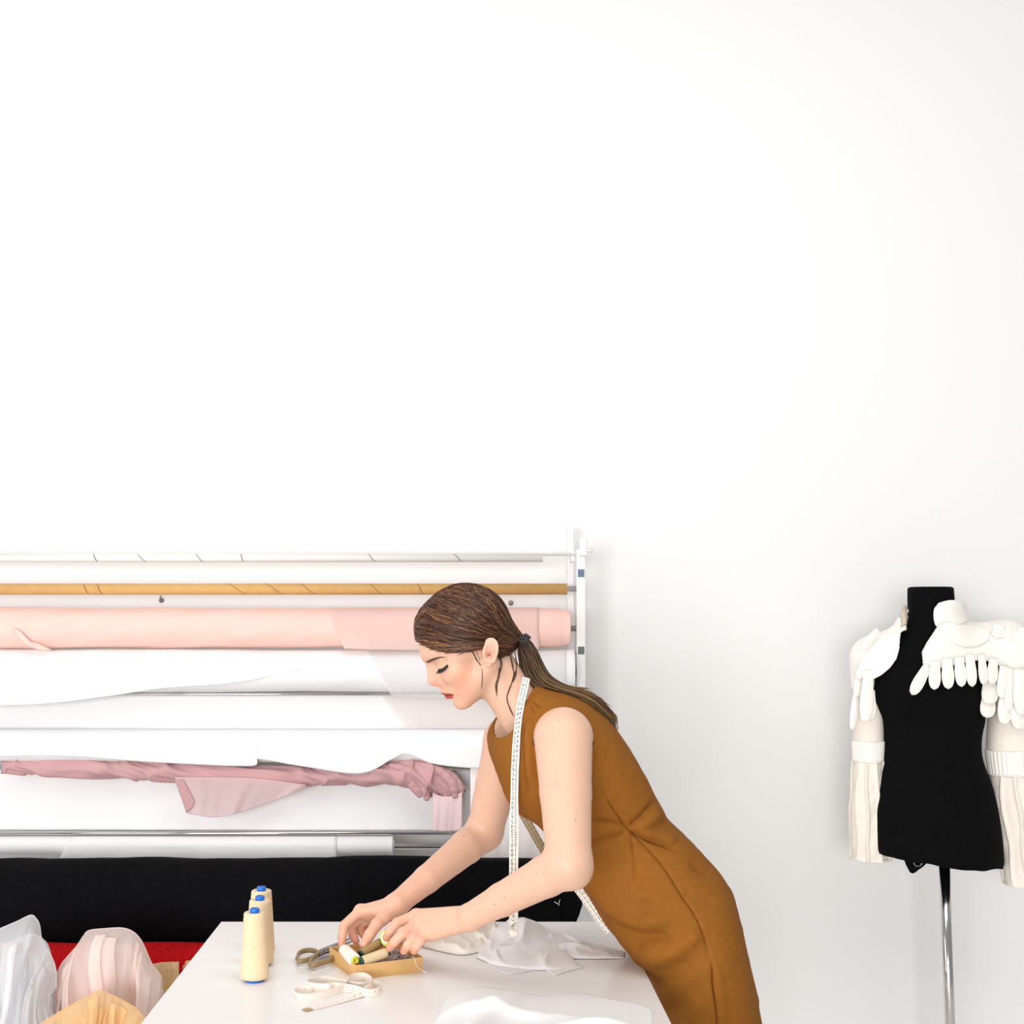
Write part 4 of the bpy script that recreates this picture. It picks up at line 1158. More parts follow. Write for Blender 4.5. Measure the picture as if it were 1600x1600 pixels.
def spool(a, b, r, thread, cap, label, flange=1.0, name='thread_spool', ring=False):
    """a-b: axis; wound thread between two coloured ends with a hole"""
    a = np.asarray(a); b = np.asarray(b); L_ = np.linalg.norm(b-a)
    q = Vector(b-a).to_track_quat('Z', 'Y').to_matrix(); Rm = np.array(q)
    root = empty(name, (a+b)/2-np.array([0, 0, r]), label, 'thread spool', 'spools in the cardboard box')
    def part(nm, prof, mat, close=False, seg=28):
        v, f = lathe(prof, seg, close); o = mesh_obj(nm, v @ Rm.T + a, f, M[mat]); adopt(o, root)
    e = L_*0.07
    part('thread', [(r*0.55, e*0.6), (r*0.93, e*0.7), (r, e*1.6), (r*1.02, L_*0.5), (r, L_-e*1.6), (r*0.93, L_-e*0.7), (r*0.55, L_-e*0.6)], thread)
    fr = r*flange
    fi = fr*(0.80 if ring else 0.40)
    part('end', [(fi, -e*0.3), (fr*0.9, -e*0.5), (fr, -e*0.1), (fr, e*0.8), (fi, e*0.8)], cap, True)
    part('end', [(fi, L_+e*0.3), (fr*0.9, L_+e*0.5), (fr, L_+e*0.1), (fr, L_-e*0.8), (fi, L_-e*0.8)][::-1], cap, True)
    if ring:
        for z_ in (-e*0.2, L_+e*0.2): part('end_disc', [(fr*0.40, z_-e*0.15), (fr*0.80, z_-e*0.15), (fr*0.80, z_+e*0.15), (fr*0.40, z_+e*0.15)], 'white_thread', True)
    part('inner_tube', [(r*0.40, 0), (r*0.46, 0), (r*0.46, L_), (r*0.40, L_)], cap, True)
spool(P(555, 1500.5, 2.242), P(537, 1484, 2.322), R(10, 2.26), 'white_thread', 'yellow', 'white thread spool with a yellow hollow core in the box corner', 0.60)
spool(P(564.5, 1502.5, 2.238), P(606, 1487.5, 2.262), R(7.6, 2.26), 'beige_thread', 'green', 'pale beige thread spool with green ends at the front of the box', 0.92)
spool(P(563, 1491.5, 2.276), P(593, 1473, 2.312), R(7.2, 2.3), 'tan_thread', 'green', 'tan brown thread spool with a green end in the box middle', 0.92)
spool(P(601, 1466.5, 2.287), P(641, 1457, 2.318), R(11.5, 2.3), 'white_thread', 'neon', 'white thread spool with a neon yellow rim held between the fingers', 1.04, ring=True)
# loose plastic bits in the box
mb = MB(); r_ = np.random.default_rng(12)
for i in range(300):
    x = r_.uniform(0.035, lx-0.008); y = r_.uniform(0.006, ly*0.75); z = 0.004+r_.uniform(0, 0.019)
    q = Matrix.Rotation(r_.uniform(0, 6.28), 4, Vector(r_.normal(0, 1, 3)).normalized()); A = np.array(q); A[:3, 3] = bx_pt(x, y, z)
    s_ = r_.uniform(0.003, 0.006); mb.box((-s_, -s_*0.35, -s_*0.25), (s_, s_*0.35, s_*0.25), A)
o = mb.build('plastic_clips', M['pins'], None, False); tag(o, 'heap of greyish plastic clips in the right half of the box', 'clips', kind='stuff')
pth = spline([bx_pt(lx*0.86, 0.02, BH*0.85), bx_pt(lx*0.87, 0.002, BH+0.0012), bx_pt(lx*0.90, -0.0015, BH*0.5), bx_pt(lx*0.98, -0.003, 0.004), bx_pt(lx*1.02, -0.012, 0.001)], 30)
o = MB().tube(pth, 0.0007, 6).build('loose_thread', M['white_thread']); tag(o, 'single cream thread hanging over the box corner', 'thread')

# ribbons with printed numbers
_digit = {}
def digit_mesh(ch):
    if ch not in _digit:
        cu_ = bpy.data.curves.new('digit', 'FONT'); cu_.body = ch; cu_.size = 1.0; cu_.align_x = 'CENTER'; cu_.resolution_u = 2
        to = bpy.data.objects.new('digit', cu_); col.objects.link(to)
        me = to.to_mesh()
        v = np.array([w.co[:] for w in me.vertices]); f = [list(p.vertices) for p in me.polygons]
        to.to_mesh_clear(); bpy.data.objects.remove(to); bpy.data.curves.remove(cu_)
        _digit[ch] = (v, f)
    return _digit[ch]
def ribbon(path, width, normal, thick=0.0006):
    """strip along path; normal: facing direction per point"""
    T_, _, _ = frames(path)
    N = normal - T_*(np.einsum('ij,ij->i', normal, T_))[:, None]; N /= np.linalg.norm(N, axis=1)[:, None]
    W = np.cross(T_, N)
    n = len(path); V = []
    for s1, s2 in ((-1, 1), (1, 1), (1, -1), (-1, -1)): V.append(path + W*(width/2*s1) + N*(thick/2*s2))
    V = np.stack(V, 1).reshape(-1, 3)
    Fc = grid_faces(n, 4, True) + [[3, 2, 1, 0], [4*n-4, 4*n-3, 4*n-2, 4*n-1]]
    return V, Fc, T_, N, W
def numerals(path, frm, spots, height, sgn, thick=0.0006):
    """numbers printed on the strip; spots: (number, distance along the path); sgn: direction of the digits' top along the path"""
    T_, N, W = frm
    seg = np.linalg.norm(np.diff(path, axis=0), axis=1); s = np.concatenate([[0], np.cumsum(seg)])
    mb = MB()
    for num, q in spots:
        if q > s[-1] or num <= 0: continue
        at = lambda A: np.array([np.interp(q, s, A[:, c]) for c in range(3)])
        c, t, n_ = at(path), at(T_)*sgn, at(N)
        xdir = np.cross(t, n_); txt = str(num)
        for i, ch in enumerate(txt):
            v, f = digit_mesh(ch); off = (i-(len(txt)-1)/2)*0.60
            P3 = c + ((v[:, 0]+off)*height*1.05)[:, None]*xdir + ((v[:, 1]-0.36)*height)[:, None]*t + n_*(thick/2+0.0003)
            mb.add(P3, f)
    return mb
# ---------------------------------------------------------------- the tape measure round the neck
from mathutils.bvhtree import BVHTree
_dv = [tuple(v) for v in fig2world(X2[used])]
bvh = BVHTree.FromPolygons(_dv, [tuple(map(int, f)) for f in remap[faces]])
camo = Vector((0, 0, EYE))
def on_dress(px, py, default, lift=0.009):
    dr = Vector(P(px, py, 1.0)) - camo
    loc, nrm, idx, dist = bvh.ray_cast(camo, dr.normalized())
    d = default
    if loc is not None: d = min(default, loc.y/K - lift)
    hp = hit(px, py)
    if hp is not None:
        dd = D0*(1+hp[2]/F)
        if dd > 2.2: d = min(d, dd-lift)
    return P(px, py, d)
tape = empty('tape_measure', P(803, 1465, 2.30), 'white tape measure with black numbers hung round the neck', 'tape measure')
ptsA = [on_dress(x, y, 2.30) for x, y in ((822.8, 1059), (821.3, 1065), (819.5, 1074), (816, 1088), (812.5, 1108), (809.5, 1130), (807, 1155), (805.5, 1185), (804.5, 1205))]
d_h = ptsA[-1][1]/K
for x, y in ((804.2, 1222), (803.8, 1240), (803.5, 1258)):
    d_h = min(d_h, on_dress(x, y, 2.30, 0.012)[1]/K); ptsA.append(P(x, y, d_h))
ptsA += [P(x, y, d_h+0.006*q) for q, (x, y) in enumerate(((803.2, 1285), (803, 1320), (802.5, 1360), (802, 1400), (802.5, 1430)))]
ptsA += [P(801.5, 1448, 2.30), P(803.5, 1463, 2.295)]
pa = spline(ptsA, 150)
for k in (1, 2, 3): pa[k:-1] = (pa[k-1:-2]+pa[k:-1]+pa[k+1:])/3 if k < 3 else pa[k:-1]
pv_ = CV + (EYE-pa[:, 2])*F/pa[:, 1]
ob = np.interp(pv_, [1060, 1250, 1300], [1.0, 1.0, 0.0])          # lies slanting on the chest, hangs flat below
nrm = np.stack([-0.75*ob+0.03, -1.0+0*ob, 0.15*ob], -1)
nrm[-14:] += np.sin(np.linspace(0, 5, 14))[:, None]*np.array([[0.9, 0, 0]])
V, Fc, T_, N, W = ribbon(pa, R(14.0, 2.27), nrm)
o = mesh_obj('strip', V, Fc, M['tape'], smooth=False); adopt(o, tape)
seg = np.linalg.norm(np.diff(pa, axis=0), axis=1); s_ = np.concatenate([[0], np.cumsum(seg)])
k0 = int(np.argmin(pv_))
spots = [(14+q, float(np.interp(1365-7.35*q, pv_[k0:], s_[k0:]))) for q in range(-12, 42)]
mb = numerals(pa, (T_, N, W), spots, R(8.6, 2.27), 1)
o = mb.build('numerals', M['ink'], tape, False); o['kind'] = 'stuff'
# the other end comes round under the far shoulder and lies along the belly
pb = spline([P(x, y, d) for x, y, d in ((806, 1246, 2.43), (814, 1266, 2.42), (830, 1295, 2.415), (848, 1326, 2.41), (868, 1352, 2.405), (886, 1371, 2.40), (902, 1388, 2.395), (922, 1415, 2.39), (940, 1440, 2.385), (953, 1455, 2.38))], 90)
nb_ = np.repeat(np.array([[-0.25, -1.0, 0.15]]), 90, 0)
for a, b, mt, n0 in ((0, 46, 'tape_khaki', 118), (44, 90, 'tape', 124)):       # khaki upper stretch, white lower stretch
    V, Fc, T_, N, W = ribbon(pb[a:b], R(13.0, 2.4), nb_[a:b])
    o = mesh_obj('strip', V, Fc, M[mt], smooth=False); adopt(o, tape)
    ln = np.linalg.norm(np.diff(pb[a:b], axis=0), axis=1).sum()
    mb = numerals(pb[a:b], (T_, N, W), [(n0+q, (q+0.5)*R(7.35, 2.4)) for q in range(int(ln/R(7.35, 2.4)))], R(7.4, 2.4), -1)
    o = mb.build('numerals', M['ink'], tape, False); o['kind'] = 'stuff'
# ---------------------------------------------------------------- the pale tape lying in loose coils on the table
t2_ = empty('tape_measure', T(525, 1550), 'pale cream tape measure lying in loose coils before the box', 'tape measure')
pts = [(482, 1577), (500, 1573), (522, 1566.5), (546, 1559), (566, 1551), (579, 1543), (581, 1533), (570, 1526), (557, 1526), (546, 1530), (541, 1539), (532, 1546), (512, 1553), (490, 1558), (470, 1559), (461, 1554), (468, 1549), (490, 1546), (520, 1542), (552, 1546), (575, 1553), (592, 1549), (596, 1542), (584, 1538), (560, 1541), (530, 1535), (505, 1531), (486, 1534), (478, 1539), (492, 1543), (515, 1544)]
hh = [0.0008, .0012, .002, .004, .007, .009, .010, .010, .010, .010, .009, .008, .007, .006, .006, .006, .006, .007, .008, .007, .006, .006, .006, .007, .008, .008, .008, .008, .008, .009, .010]
pc = spline([T(x, y, h) for (x, y), h in zip(pts, hh)], 260)
up_ = np.array([0, 0, 1.0]); Tn, _, _ = frames(pc)
sidev = np.cross(Tn, up_); sidev /= np.linalg.norm(sidev, axis=1)[:, None]
lean = np.interp(np.linspace(0, 1, 260), [0, .1, .2, .45, .7, 1], [0.02, .15, .9, .8, .75, .8])[:, None]
nn_ = sidev*lean + up_*(1-lean)
V, Fc, T_, N, W = ribbon(pc, R(13, 2.2), nn_)
V[:, 2] = np.maximum(V[:, 2], TZ+0.0006)
o = mesh_obj('strip', V, Fc, M['tape_pale'], smooth=False); adopt(o, t2_)
mb = numerals(pc, (T_, N, W), [(1+q, (q+0.5)*R(11, 2.2)) for q in range(60)], R(6, 2.2), 1); 
o = mb.build('numerals', M['ink_red'], t2_, False); o['kind'] = 'stuff'
A = T(479, 1578, 0.001); e1 = unit(T(500, 1573)-T(482, 1577)); e2 = np.cross([0, 0, 1], e1)
Mx = np.eye(4); Mx[:3, 0] = e1; Mx[:3, 1] = e2; Mx[:3, 3] = A
MB().box((-0.005, -0.0075, -0.0004), (0.009, 0.0075, 0.0009), Mx).build('metal_tip', M['gold'], t2_, False)
# ---------------------------------------------------------------- loose cloth on the table
def heap(name, label, front, back, hfun, mat, nu=110, nv=60, seed=1, group='loose cloths on the table', thick=0.0016):
    """crumpled cloth over the table between two photo lines; hfun(s, t) is its height"""
    A = spline([(x, y, 0) for x, y in front], nu)[:, :2]; B = spline([(x, y, 0) for x, y in back], nu)[:, :2]
    G = np.empty((nu, nv, 3)); s = np.linspace(0, 1, nu); t = np.linspace(0, 1, nv)
    H = np.maximum(hfun(s[:, None], t[None]), 0)*np.ones((nu, nv))
    for i in range(nu):
        a = T(*A[i]); b = T(*B[i])
        for j in range(nv):
            G[i, j] = a+(b-a)*t[j] + np.array([0, 0, thick*0.75+H[i, j]])
    o = sheet(name, G, M[mat], None, thick)
    return tag(o, label, 'cloth', group)
def folds(s, t, seed, n=9, amp=1.0, fr=1.0):
    """creases: sharp crests on warped coordinates"""
    r = np.random.default_rng(seed); h = 0
    ws = s + 0.10*np.sin(t*5+seed)+0.05*np.sin(s*11+t*7+seed*2); wt = t + 0.10*np.sin(s*6+seed*3)+0.05*np.sin(t*13-s*5)
    for k in range(n):
        an = r.uniform(0, 3.14); w = r.uniform(5, 15)*fr; ph = r.uniform(0, 6.28)
        x = ws*math.cos(an)*1.5+wt*math.sin(an)
        mask = np.clip(np.sin(ws*r.uniform(2, 6)+wt*r.uniform(2, 6)+r.uniform(0, 6.28))+0.3, 0, 1)
        h = h + mask*(1-np.abs(np.sin(x*w*0.5+ph)))**2.0*r.uniform(.4, 1)
    return amp*h/n*2.6
def env(s, t, p=0.35, q=0.35): return (np.clip(4*s*(1-s), 0, 1)**p)*(np.clip(4*t*(1-t), 0, 1)**q)
heap('cream_cloth', 'crumpled cream lace cloth behind the near wrist', [(650, 1478), (690, 1488), (722, 1493), (752, 1488), (775, 1484)], [(690, 1462), (722, 1452), (752, 1448), (775, 1448), (800, 1452)],
     lambda s, t: env(s, t)*(0.006+0.055*folds(s, t, 5, 12, 1.1, 1.3)), 'cream_cloth', 150, 90)
heap('white_cloth', 'white folded cloth heap under the hanging tape end', [(744, 1497), (770, 1508), (800, 1513), (850, 1517), (906, 1514)], [(770, 1462), (790, 1450), (815, 1447), (845, 1450), (870, 1462)],
     lambda s, t: env(s, t, .4, .45)*(0.010+0.026*np.exp(-((s-0.45)/0.3)**2-((t-0.7)/0.3)**2) + 0.042*folds(s, t, 8, 9)), 'white_cloth', 150, 90)
heap('white_hem', 'thin white cloth hem peeking out before the folded heap', [(765, 1512), (795, 1523), (828, 1518), (848, 1515), (866, 1524), (885, 1519), (912, 1512)], [(760, 1502), (790, 1508), (828, 1510), (848, 1510), (866, 1511), (885, 1510), (900, 1508)],
     lambda s, t: env(s, t, .5, .5)*0.004*folds(s, t, 3, 5), 'white_cloth', nv=16)
heap('white_strip', 'white cloth strip stretching from the heap towards the dress', [(850, 1500), (890, 1499), (930, 1499), (975, 1498)], [(850, 1456), (885, 1466), (930, 1480), (977, 1489)],
     lambda s, t: env(s, t, .4, .4)*(0.012*(1-s)+0.004 + 0.024*folds(s, t, 14, 7)*(1.1-s)), 'white_cloth')
heap('white_sheet', 'broad white sheet in soft folds at the near right of the table', [(620, 1720), (780, 1720), (900, 1720), (1030, 1720)], [(700, 1560), (745, 1543), (800, 1548), (850, 1556), (905, 1552), (960, 1562), (1000, 1570), (1018, 1578)],
     lambda s, t: env(s, t, .5, .6)*(0.005 + 0.026*np.exp(-((t-0.66+0.25*(s-.4))/0.06)**2)*np.clip(1.2-s, 0, 1) + 0.020*np.exp(-((t-0.50-0.25*(s-.5))/0.05)**2) + 0.022*np.exp(-((s-0.22-0.25*(t-.6))/0.05)**2)*np.clip(1.4-t, 0, 1) + 0.007*folds(s, t, 21, 6)), 'white_cloth', 160, 110, thick=0.0005)

# ---------------------------------------------------------------- fabrics standing left of the table
def bundle(name, label, cat, outline, d, mat, depth=0.10, layers=3, seed=1, nu=70, nv=46, foot=None, group=None, wave=0.018):
    """light cloth gathered upright: its upper outline in the photo, front and back layers that meet along it, down to the floor"""
    O = spline([(x, y, 0) for x, y in outline], nu)[:, :2]
    cx = np.mean([o_[0] for o_ in outline]); base = P(cx, 956, d)
    root = empty(name, (base[0], K*d, 0), label, cat, group)
    top = np.array([P(x, y, d) for x, y in O])
    for L_ in range(layers):
        side = (-1, 1, -0.35, 0.4)[L_]
        G = np.empty((nu, nv, 3)); sc_ = 1-0.05*L_
        for i in range(nu):
            s = i/(nu-1)
            for j, t in enumerate(np.linspace(0, 1, nv)):
                z = top[i, 2]*sc_*(1-t**1.35); x = top[i, 0]; f_ = np.sqrt(np.clip(4*s*(1-s), 0, 1))
                fall = 1-math.exp(-t*9)
                x = base[0] + (x-base[0])*(1-0.10*t)*sc_ + 0.012*fall*float(wob(s*5+t*4, seed+L_*7))
                y = K*d + side*depth*fall*(0.35+0.65*f_) + wave*fall*float(wob(s*13+t*2.0+L_, seed+3*L_+1)) + 0.45*wave*abs(float(wob(s*27-t*5, seed+L_+9)))*fall
                G[i, j] = (x, y, max(z, 0.003))
        o = sheet('layer', G, M[mat], root, 0.0)
        if L_ == 0:                       # doubled edge along the top and creases where the cloth lies double
            MB().tube(G[:, 0], R(0.8, d), 6).build('edge', M[mat], root)
            rr_ = np.random.default_rng(seed+50)
            for q in range(7):
                i0 = int(rr_.uniform(4, nu-14)); w_ = int(rr_.uniform(4, 9)); sl = rr_.uniform(-0.25, 0.25)
                ii = np.clip(np.arange(w_)[:, None]+i0+(np.arange(nv)[None]*sl), 0, nu-1.001); lo_ = ii.astype(int); f2 = (ii-lo_)[..., None]
                jj = np.arange(nv)[None]+0*lo_
                G2 = G[lo_, jj]*(1-f2)+G[lo_+1, jj]*f2; G2[..., 1] -= 0.006+0.004*q
                sheet('crease', G2[:, 1+int(rr_.uniform(0, 6)):], M[mat], root, 0.0)
    return root
bundle('white_tulle', 'gathered white tulle with a pointed top at the left picture edge', 'tulle', [(-70, 1500), (-40, 1468), (0, 1451), (26, 1440), (48, 1430), (57, 1436), (62, 1446), (65, 1466), (74, 1484), (81, 1496), (87, 1514), (88, 1545)], 2.72, 'tulle_white', 0.10, 4, 3)
bundle('blush_tulle', 'gathered blush tulle with a rounded top between white tulle and table', 'tulle', [(84, 1535), (95, 1508), (106, 1494), (120, 1478), (130, 1463), (139, 1454), (164, 1451), (191, 1450), (208, 1456), (219, 1467), (226, 1480), (238, 1507), (252, 1526), (253, 1545)], 2.78, 'tulle_pink', 0.09, 4, 8)
bundle('apricot_organza', 'apricot organza spread low in front of the blush tulle', 'organza', [(50, 1615), (66, 1598), (88, 1584), (110, 1571), (134, 1558), (155, 1548), (170, 1553), (190, 1562), (214, 1577), (232, 1600)], 2.60, 'organza', 0.05, 3, 14)
# linen lengths folded upright behind the blush tulle
def linen(px0, px1, py0, py1, d, label, seed):
    root = empty('linen_length', (P((px0+px1)/2, 956, d)[0], K*d, 0), label, 'linen', 'linen lengths left of the table')
    for k in range(3):
        G = np.empty((24, 30, 3))
        for i in range(24):
            s = i/23
            for j, t in enumerate(np.linspace(0, 1, 30)):
                q = P(px0+(px1-px0)*s, py0+(py1-py0)*s, d+0.012*k)
                G[i, j] = (q[0]-0.004*k, q[1]+0.004*float(wob(s*9+t*2, seed+k)), (q[2]-0.006*k)*(1-t)+0.002)
        sheet('fold', G, M['linen'], root, 0.003)
linen(196, 279, 1509, 1504, 2.93, 'beige slubby linen folded upright behind the blush tulle', 3)
linen(291, 345, 1502, 1500, 2.96, 'narrow beige linen edge against the table corner', 7)
# ---------------------------------------------------------------- dress form
DM = 3.3; S2 = K*DM/F
def f2w(p):
    p = np.asarray(p, float)
    return np.stack([(p[..., 0]-CU)*S2, K*DM+p[..., 2]*S2, EYE-(p[..., 1]-CV)*S2], -1)
def f2c(p):
    p = np.array(p, float); k = 1+p[..., 2]/F
    p[..., 0] = CU+(p[..., 0]-CU)*k; p[..., 1] = CV+(p[..., 1]-CV)*k
    return f2w(p)
def pj(p): return CU+(p[:, 0]-CU)/(1+p[:, 2]/F), CV+(p[:, 1]-CV)/(1+p[:, 2]/F)
form = empty('dress_form', f2w(np.array([1482.0, 956+EYE/S2, 0])), 'black dress form on a chrome pole wearing the ivory costume', 'dress form')
FR_ = [(917, 1454, 30, 27), (919, 1454, 33.5, 30), (924, 1454, 34.2, 31), (945, 1455, 35, 32), (960, 1456, 35.6, 33), (962.5, 1456, 34.8, 32.5), (968, 1457, 36.5, 34), (982, 1458, 42, 37), (996, 1458, 58, 41), (1010, 1456, 80, 46), (1026, 1452, 92, 50), (1045, 1448, 90, 56),
       (1064, 1447, 86.5, 62), (1084, 1447, 87.5, 64), (1105, 1451, 83.5, 59), (1124, 1457, 79, 53), (1142, 1457, 75.5, 50), (1160, 1456.5, 74, 49), (1180, 1456.5, 75, 50), (1200, 1458, 79, 53), (1228, 1460, 87, 58), (1262, 1461.5, 94, 62), (1300, 1464, 97.5, 64), (1330, 1465.5, 98.5, 64), (1341, 1466, 97, 62), (1344, 1466, 90, 57), (1345, 1466, 30, 20)]
ff_ = spline(np.array(FR_, float), 220); th = np.linspace(0, 2*np.pi, 96, endpoint=False)
G = np.empty((220, 96, 3)); ce = np.sign(np.cos(th))*np.abs(np.cos(th))**0.9; se = np.sign(np.sin(th))*np.abs(np.sin(th))**0.9
G[..., 0] = ff_[:, 1:2] + ff_[:, 2:3]*ce; G[..., 2] = ff_[:, 3:4]*se
tilt = np.clip((ff_[:, 0:1]-1230)/110, 0, 1)
G[..., 1] = ff_[:, 0:1] + tilt*(G[..., 0]-1465)*0.105 + 1.6*tilt*wob(th*3, 4)[None]
bust = np.exp(-((G[..., 1]-1078)/26)**2)*(G[..., 2] < 0)
for cxu in (1418, 1476): G[..., 2] -= 13*bust*np.exp(-((G[..., 0]-cxu)/24)**2)
Fc = grid_faces(220, 96, True) + [list(range(96)), [219*96+j for j in range(96)][::-1]]
V = G.reshape(-1, 3)
o = mesh_obj('torso', f2w(V), Fc, M['black_form']); adopt(o, form)
mb = MB(); mb.tube([f2w(np.array([1475.0, 1336, 0])), f2w(np.array([1491.0, 1788, 0]))], 8.2*S2, 24); mb.build('pole', M['chrome'], form)
mb = MB(); mb.lathe([(0.20, 0), (0.20, 0.012), (0.185, 0.02), (0.04, 0.028), (0.02, 0.06), (0.0, 0.06)], 40, np.array([[1, 0, 0, f2w(np.array([1491.0, 0, 0]))[0]], [0, 1, 0, K*DM], [0, 0, 1, 0], [0, 0, 0, 1.0]])); mb.build('base', M['chrome'], form)
G = np.empty((14, 8, 3))       # loose flap of the cover under the hem
tp = spline([(1404, 1330, 0), (1420, 1336, 0), (1436, 1341, 0), (1452, 1342, 0)], 14); bt = spline([(1411, 1338, 0), (1423, 1364, 0), (1438, 1357, 0), (1452, 1345, 0)], 14)
for i in range(14):
    for j in range(8):
        q = tp[i]+(bt[i]-tp[i])*j/7; G[i, j] = f2c(np.array([q[0], q[1], -44+1.5*math.sin(i*1.3)]))
sheet('cover_flap', G, M['black_form'], form, 0.003)
a = np.linspace(0, 2*np.pi, 25); ring = np.stack([1434+6*np.cos(a), 1348+5*np.sin(a), -49+0*a], -1)
mb = MB(); mb.tube(f2c(ring), 1.6*S2, 8, False); mb.build('ring', M['steel'], form)

# ---------------------------------------------------------------- the costume on it
cos = empty('feathered_jacket', f2w(np.array([1480.0, 1380, 0])), 'ivory cropped jacket with petal trim and gauze sleeves on the dress form', 'jacket')
def shoulders_d(p):
    d = ell_d(p, (1452, 1078, 0), (90, 100, 62))
    d = smin(d, cone_d(p, (1376, 1030, 0), (1568, 1016, -6), 30, 38), 26)
    d = smin(d, cone_d(p, (1455, 1000, 0), (1456, 900, 0), 40, 36), 22)
    d = smin(d, cone_d(p, (1362, 1030, 6), (1360, 1100, 14), 22, 20), 14)
    return smin(d, cone_d(p, (1574, 1024, -6), (1584, 1110, -8), 38, 36), 14)
RP = [(1431, 1047), (1433, 1036), (1438, 1022), (1448, 1003), (1457, 990), (1465, 977), (1474, 968), (1486, 950), (1510, 940), (1560, 940), (1640, 950), (1650, 1048), (1620, 1052), (1580, 1050), (1545, 1034), (1530, 1032), (1510, 1036), (1490, 1040), (1470, 1045), (1450, 1049), (1438, 1050)]
LP_ = [(1417, 972), (1416, 984), (1408, 988), (1406.5, 1000), (1405.5, 1015), (1401, 1030), (1391, 1044), (1378, 1055), (1361, 1064), (1356, 1082), (1330, 1076), (1322, 1000), (1345, 960), (1400, 960)]
def panel(name, poly, lo, hi, off):
    def fd(p):
        pu_ = CU+(p[:, 0]-CU)/(1+p[:, 2]/F); pv_ = CV+(p[:, 1]-CV)/(1+p[:, 2]/F)
        d = np.abs(shoulders_d(p)-off)-2.0
        d = smax(d, poly_d(pu_, pv_, poly), 2.0)
        return smax(d, p[:, 2]-34, 2.0)
    V, Qd = surface_net(fd, lo, hi, 1.9, safety=1.7)
    V = relax(V, Qd, 1, 0.3)
    o = mesh_obj(name, f2w(V), Qd, M['costume']); return adopt(o, cos)
panel('lapel', RP, (1420, 930, -100), (1660, 1070, 40), 8)
panel('lapel', LP_, (1315, 950, -100), (1425, 1095, 40), 8)
# raised yoke on the large lapel, edged with pearls
def yoke_d(p):
    d = np.abs(shoulders_d(p)-12)-1.8
    return smax(smax(d, poly_d(*pj(p), [(1483, 985), (1500, 975), (1530, 978), (1548, 985), (1546, 1000), (1530, 1010), (1510, 1012), (1492, 1008), (1483, 998)]), 2), p[:, 2], 2)
V, Qd = surface_net(yoke_d, (1440, 965, -110), (1560, 1025, 10), 1.9, safety=1.7)
o = mesh_obj('yoke', f2w(V), Qd, M['costume']); adopt(o, cos)
# collar flap and the soft trim at the other side of the neck
panel('collar', [(1458, 963), (1459, 951), (1466, 942), (1478, 938), (1492, 937), (1508, 942), (1516, 955), (1512, 972), (1498, 977), (1484, 971), (1472, 973), (1463, 980), (1460, 975)], (1430, 925, -90), (1530, 995, 20), 11)
def trim_d(p):
    d = None; r = np.random.default_rng(5)
    for k in range(16):
        c = np.array([1414+r.normal(0, 1.6), 948+k*2.3, -20+r.normal(0, 3)]); e = np.linalg.norm(p-c, axis=1)-r.uniform(4.0, 6.0)*(1-0.25*abs(k-7.5)/7.5)
        d = e if d is None else smin(d, e, 2)
    return d
V, Qd = surface_net(trim_d, (1398, 935, -40), (1430, 995, 0), 1.2)
o = mesh_obj('neck_trim', f2c(V), Qd, M['fur']); adopt(o, cos)
def petal(a, b, wid, w0, w1=None, mat='costume', cup=2.0):
    """a tongue of felt from its root a to its tip b (photo pixels)"""
    a = np.array([*a, w0], float); b = np.array([*b, w0 if w1 is None else w1], float)
    ax = b-a; L_ = np.linalg.norm(ax); ax /= L_; sd = np.cross(ax, [0, 0, 1.0]); sd /= np.linalg.norm(sd); nn = np.cross(sd, ax)
    nu, nv = 15, 9; top = []; 
    for i in range(nu):
        t = i/(nu-1); prof = (0.72+0.28*min(1, t/0.5)) if t < 0.62 else math.sqrt(max(0.0, 1-((t-0.62)/0.38)**2))
        for j in range(nv):
            s = j/(nv-1)*2-1
            top.append(a + ax*L_*t + sd*wid/2*prof*s + nn*(-cup*(1-s*s)*prof - 1.2*math.sin(t*3)))
    top = np.array(top); V = np.concatenate([top, top+nn*1.7])
    g = grid_faces(nu, nv); Fc = g + [[q+nu*nv for q in f[::-1]] for f in g]
    rim = [i*nv for i in range(nu)] + [(nu-1)*nv+j for j in range(1, nv)] + [i*nv+nv-1 for i in range(nu-2, -1, -1)] + [j for j in range(nv-2, 0, -1)]
    for q in range(len(rim)):
        x, y = rim[q], rim[(q+1) % len(rim)]; Fc.append([x, x+nu*nv, y+nu*nv, y])
    o = mesh_obj('petal', f2c(V), Fc, M[mat]); return adopt(o, cos)
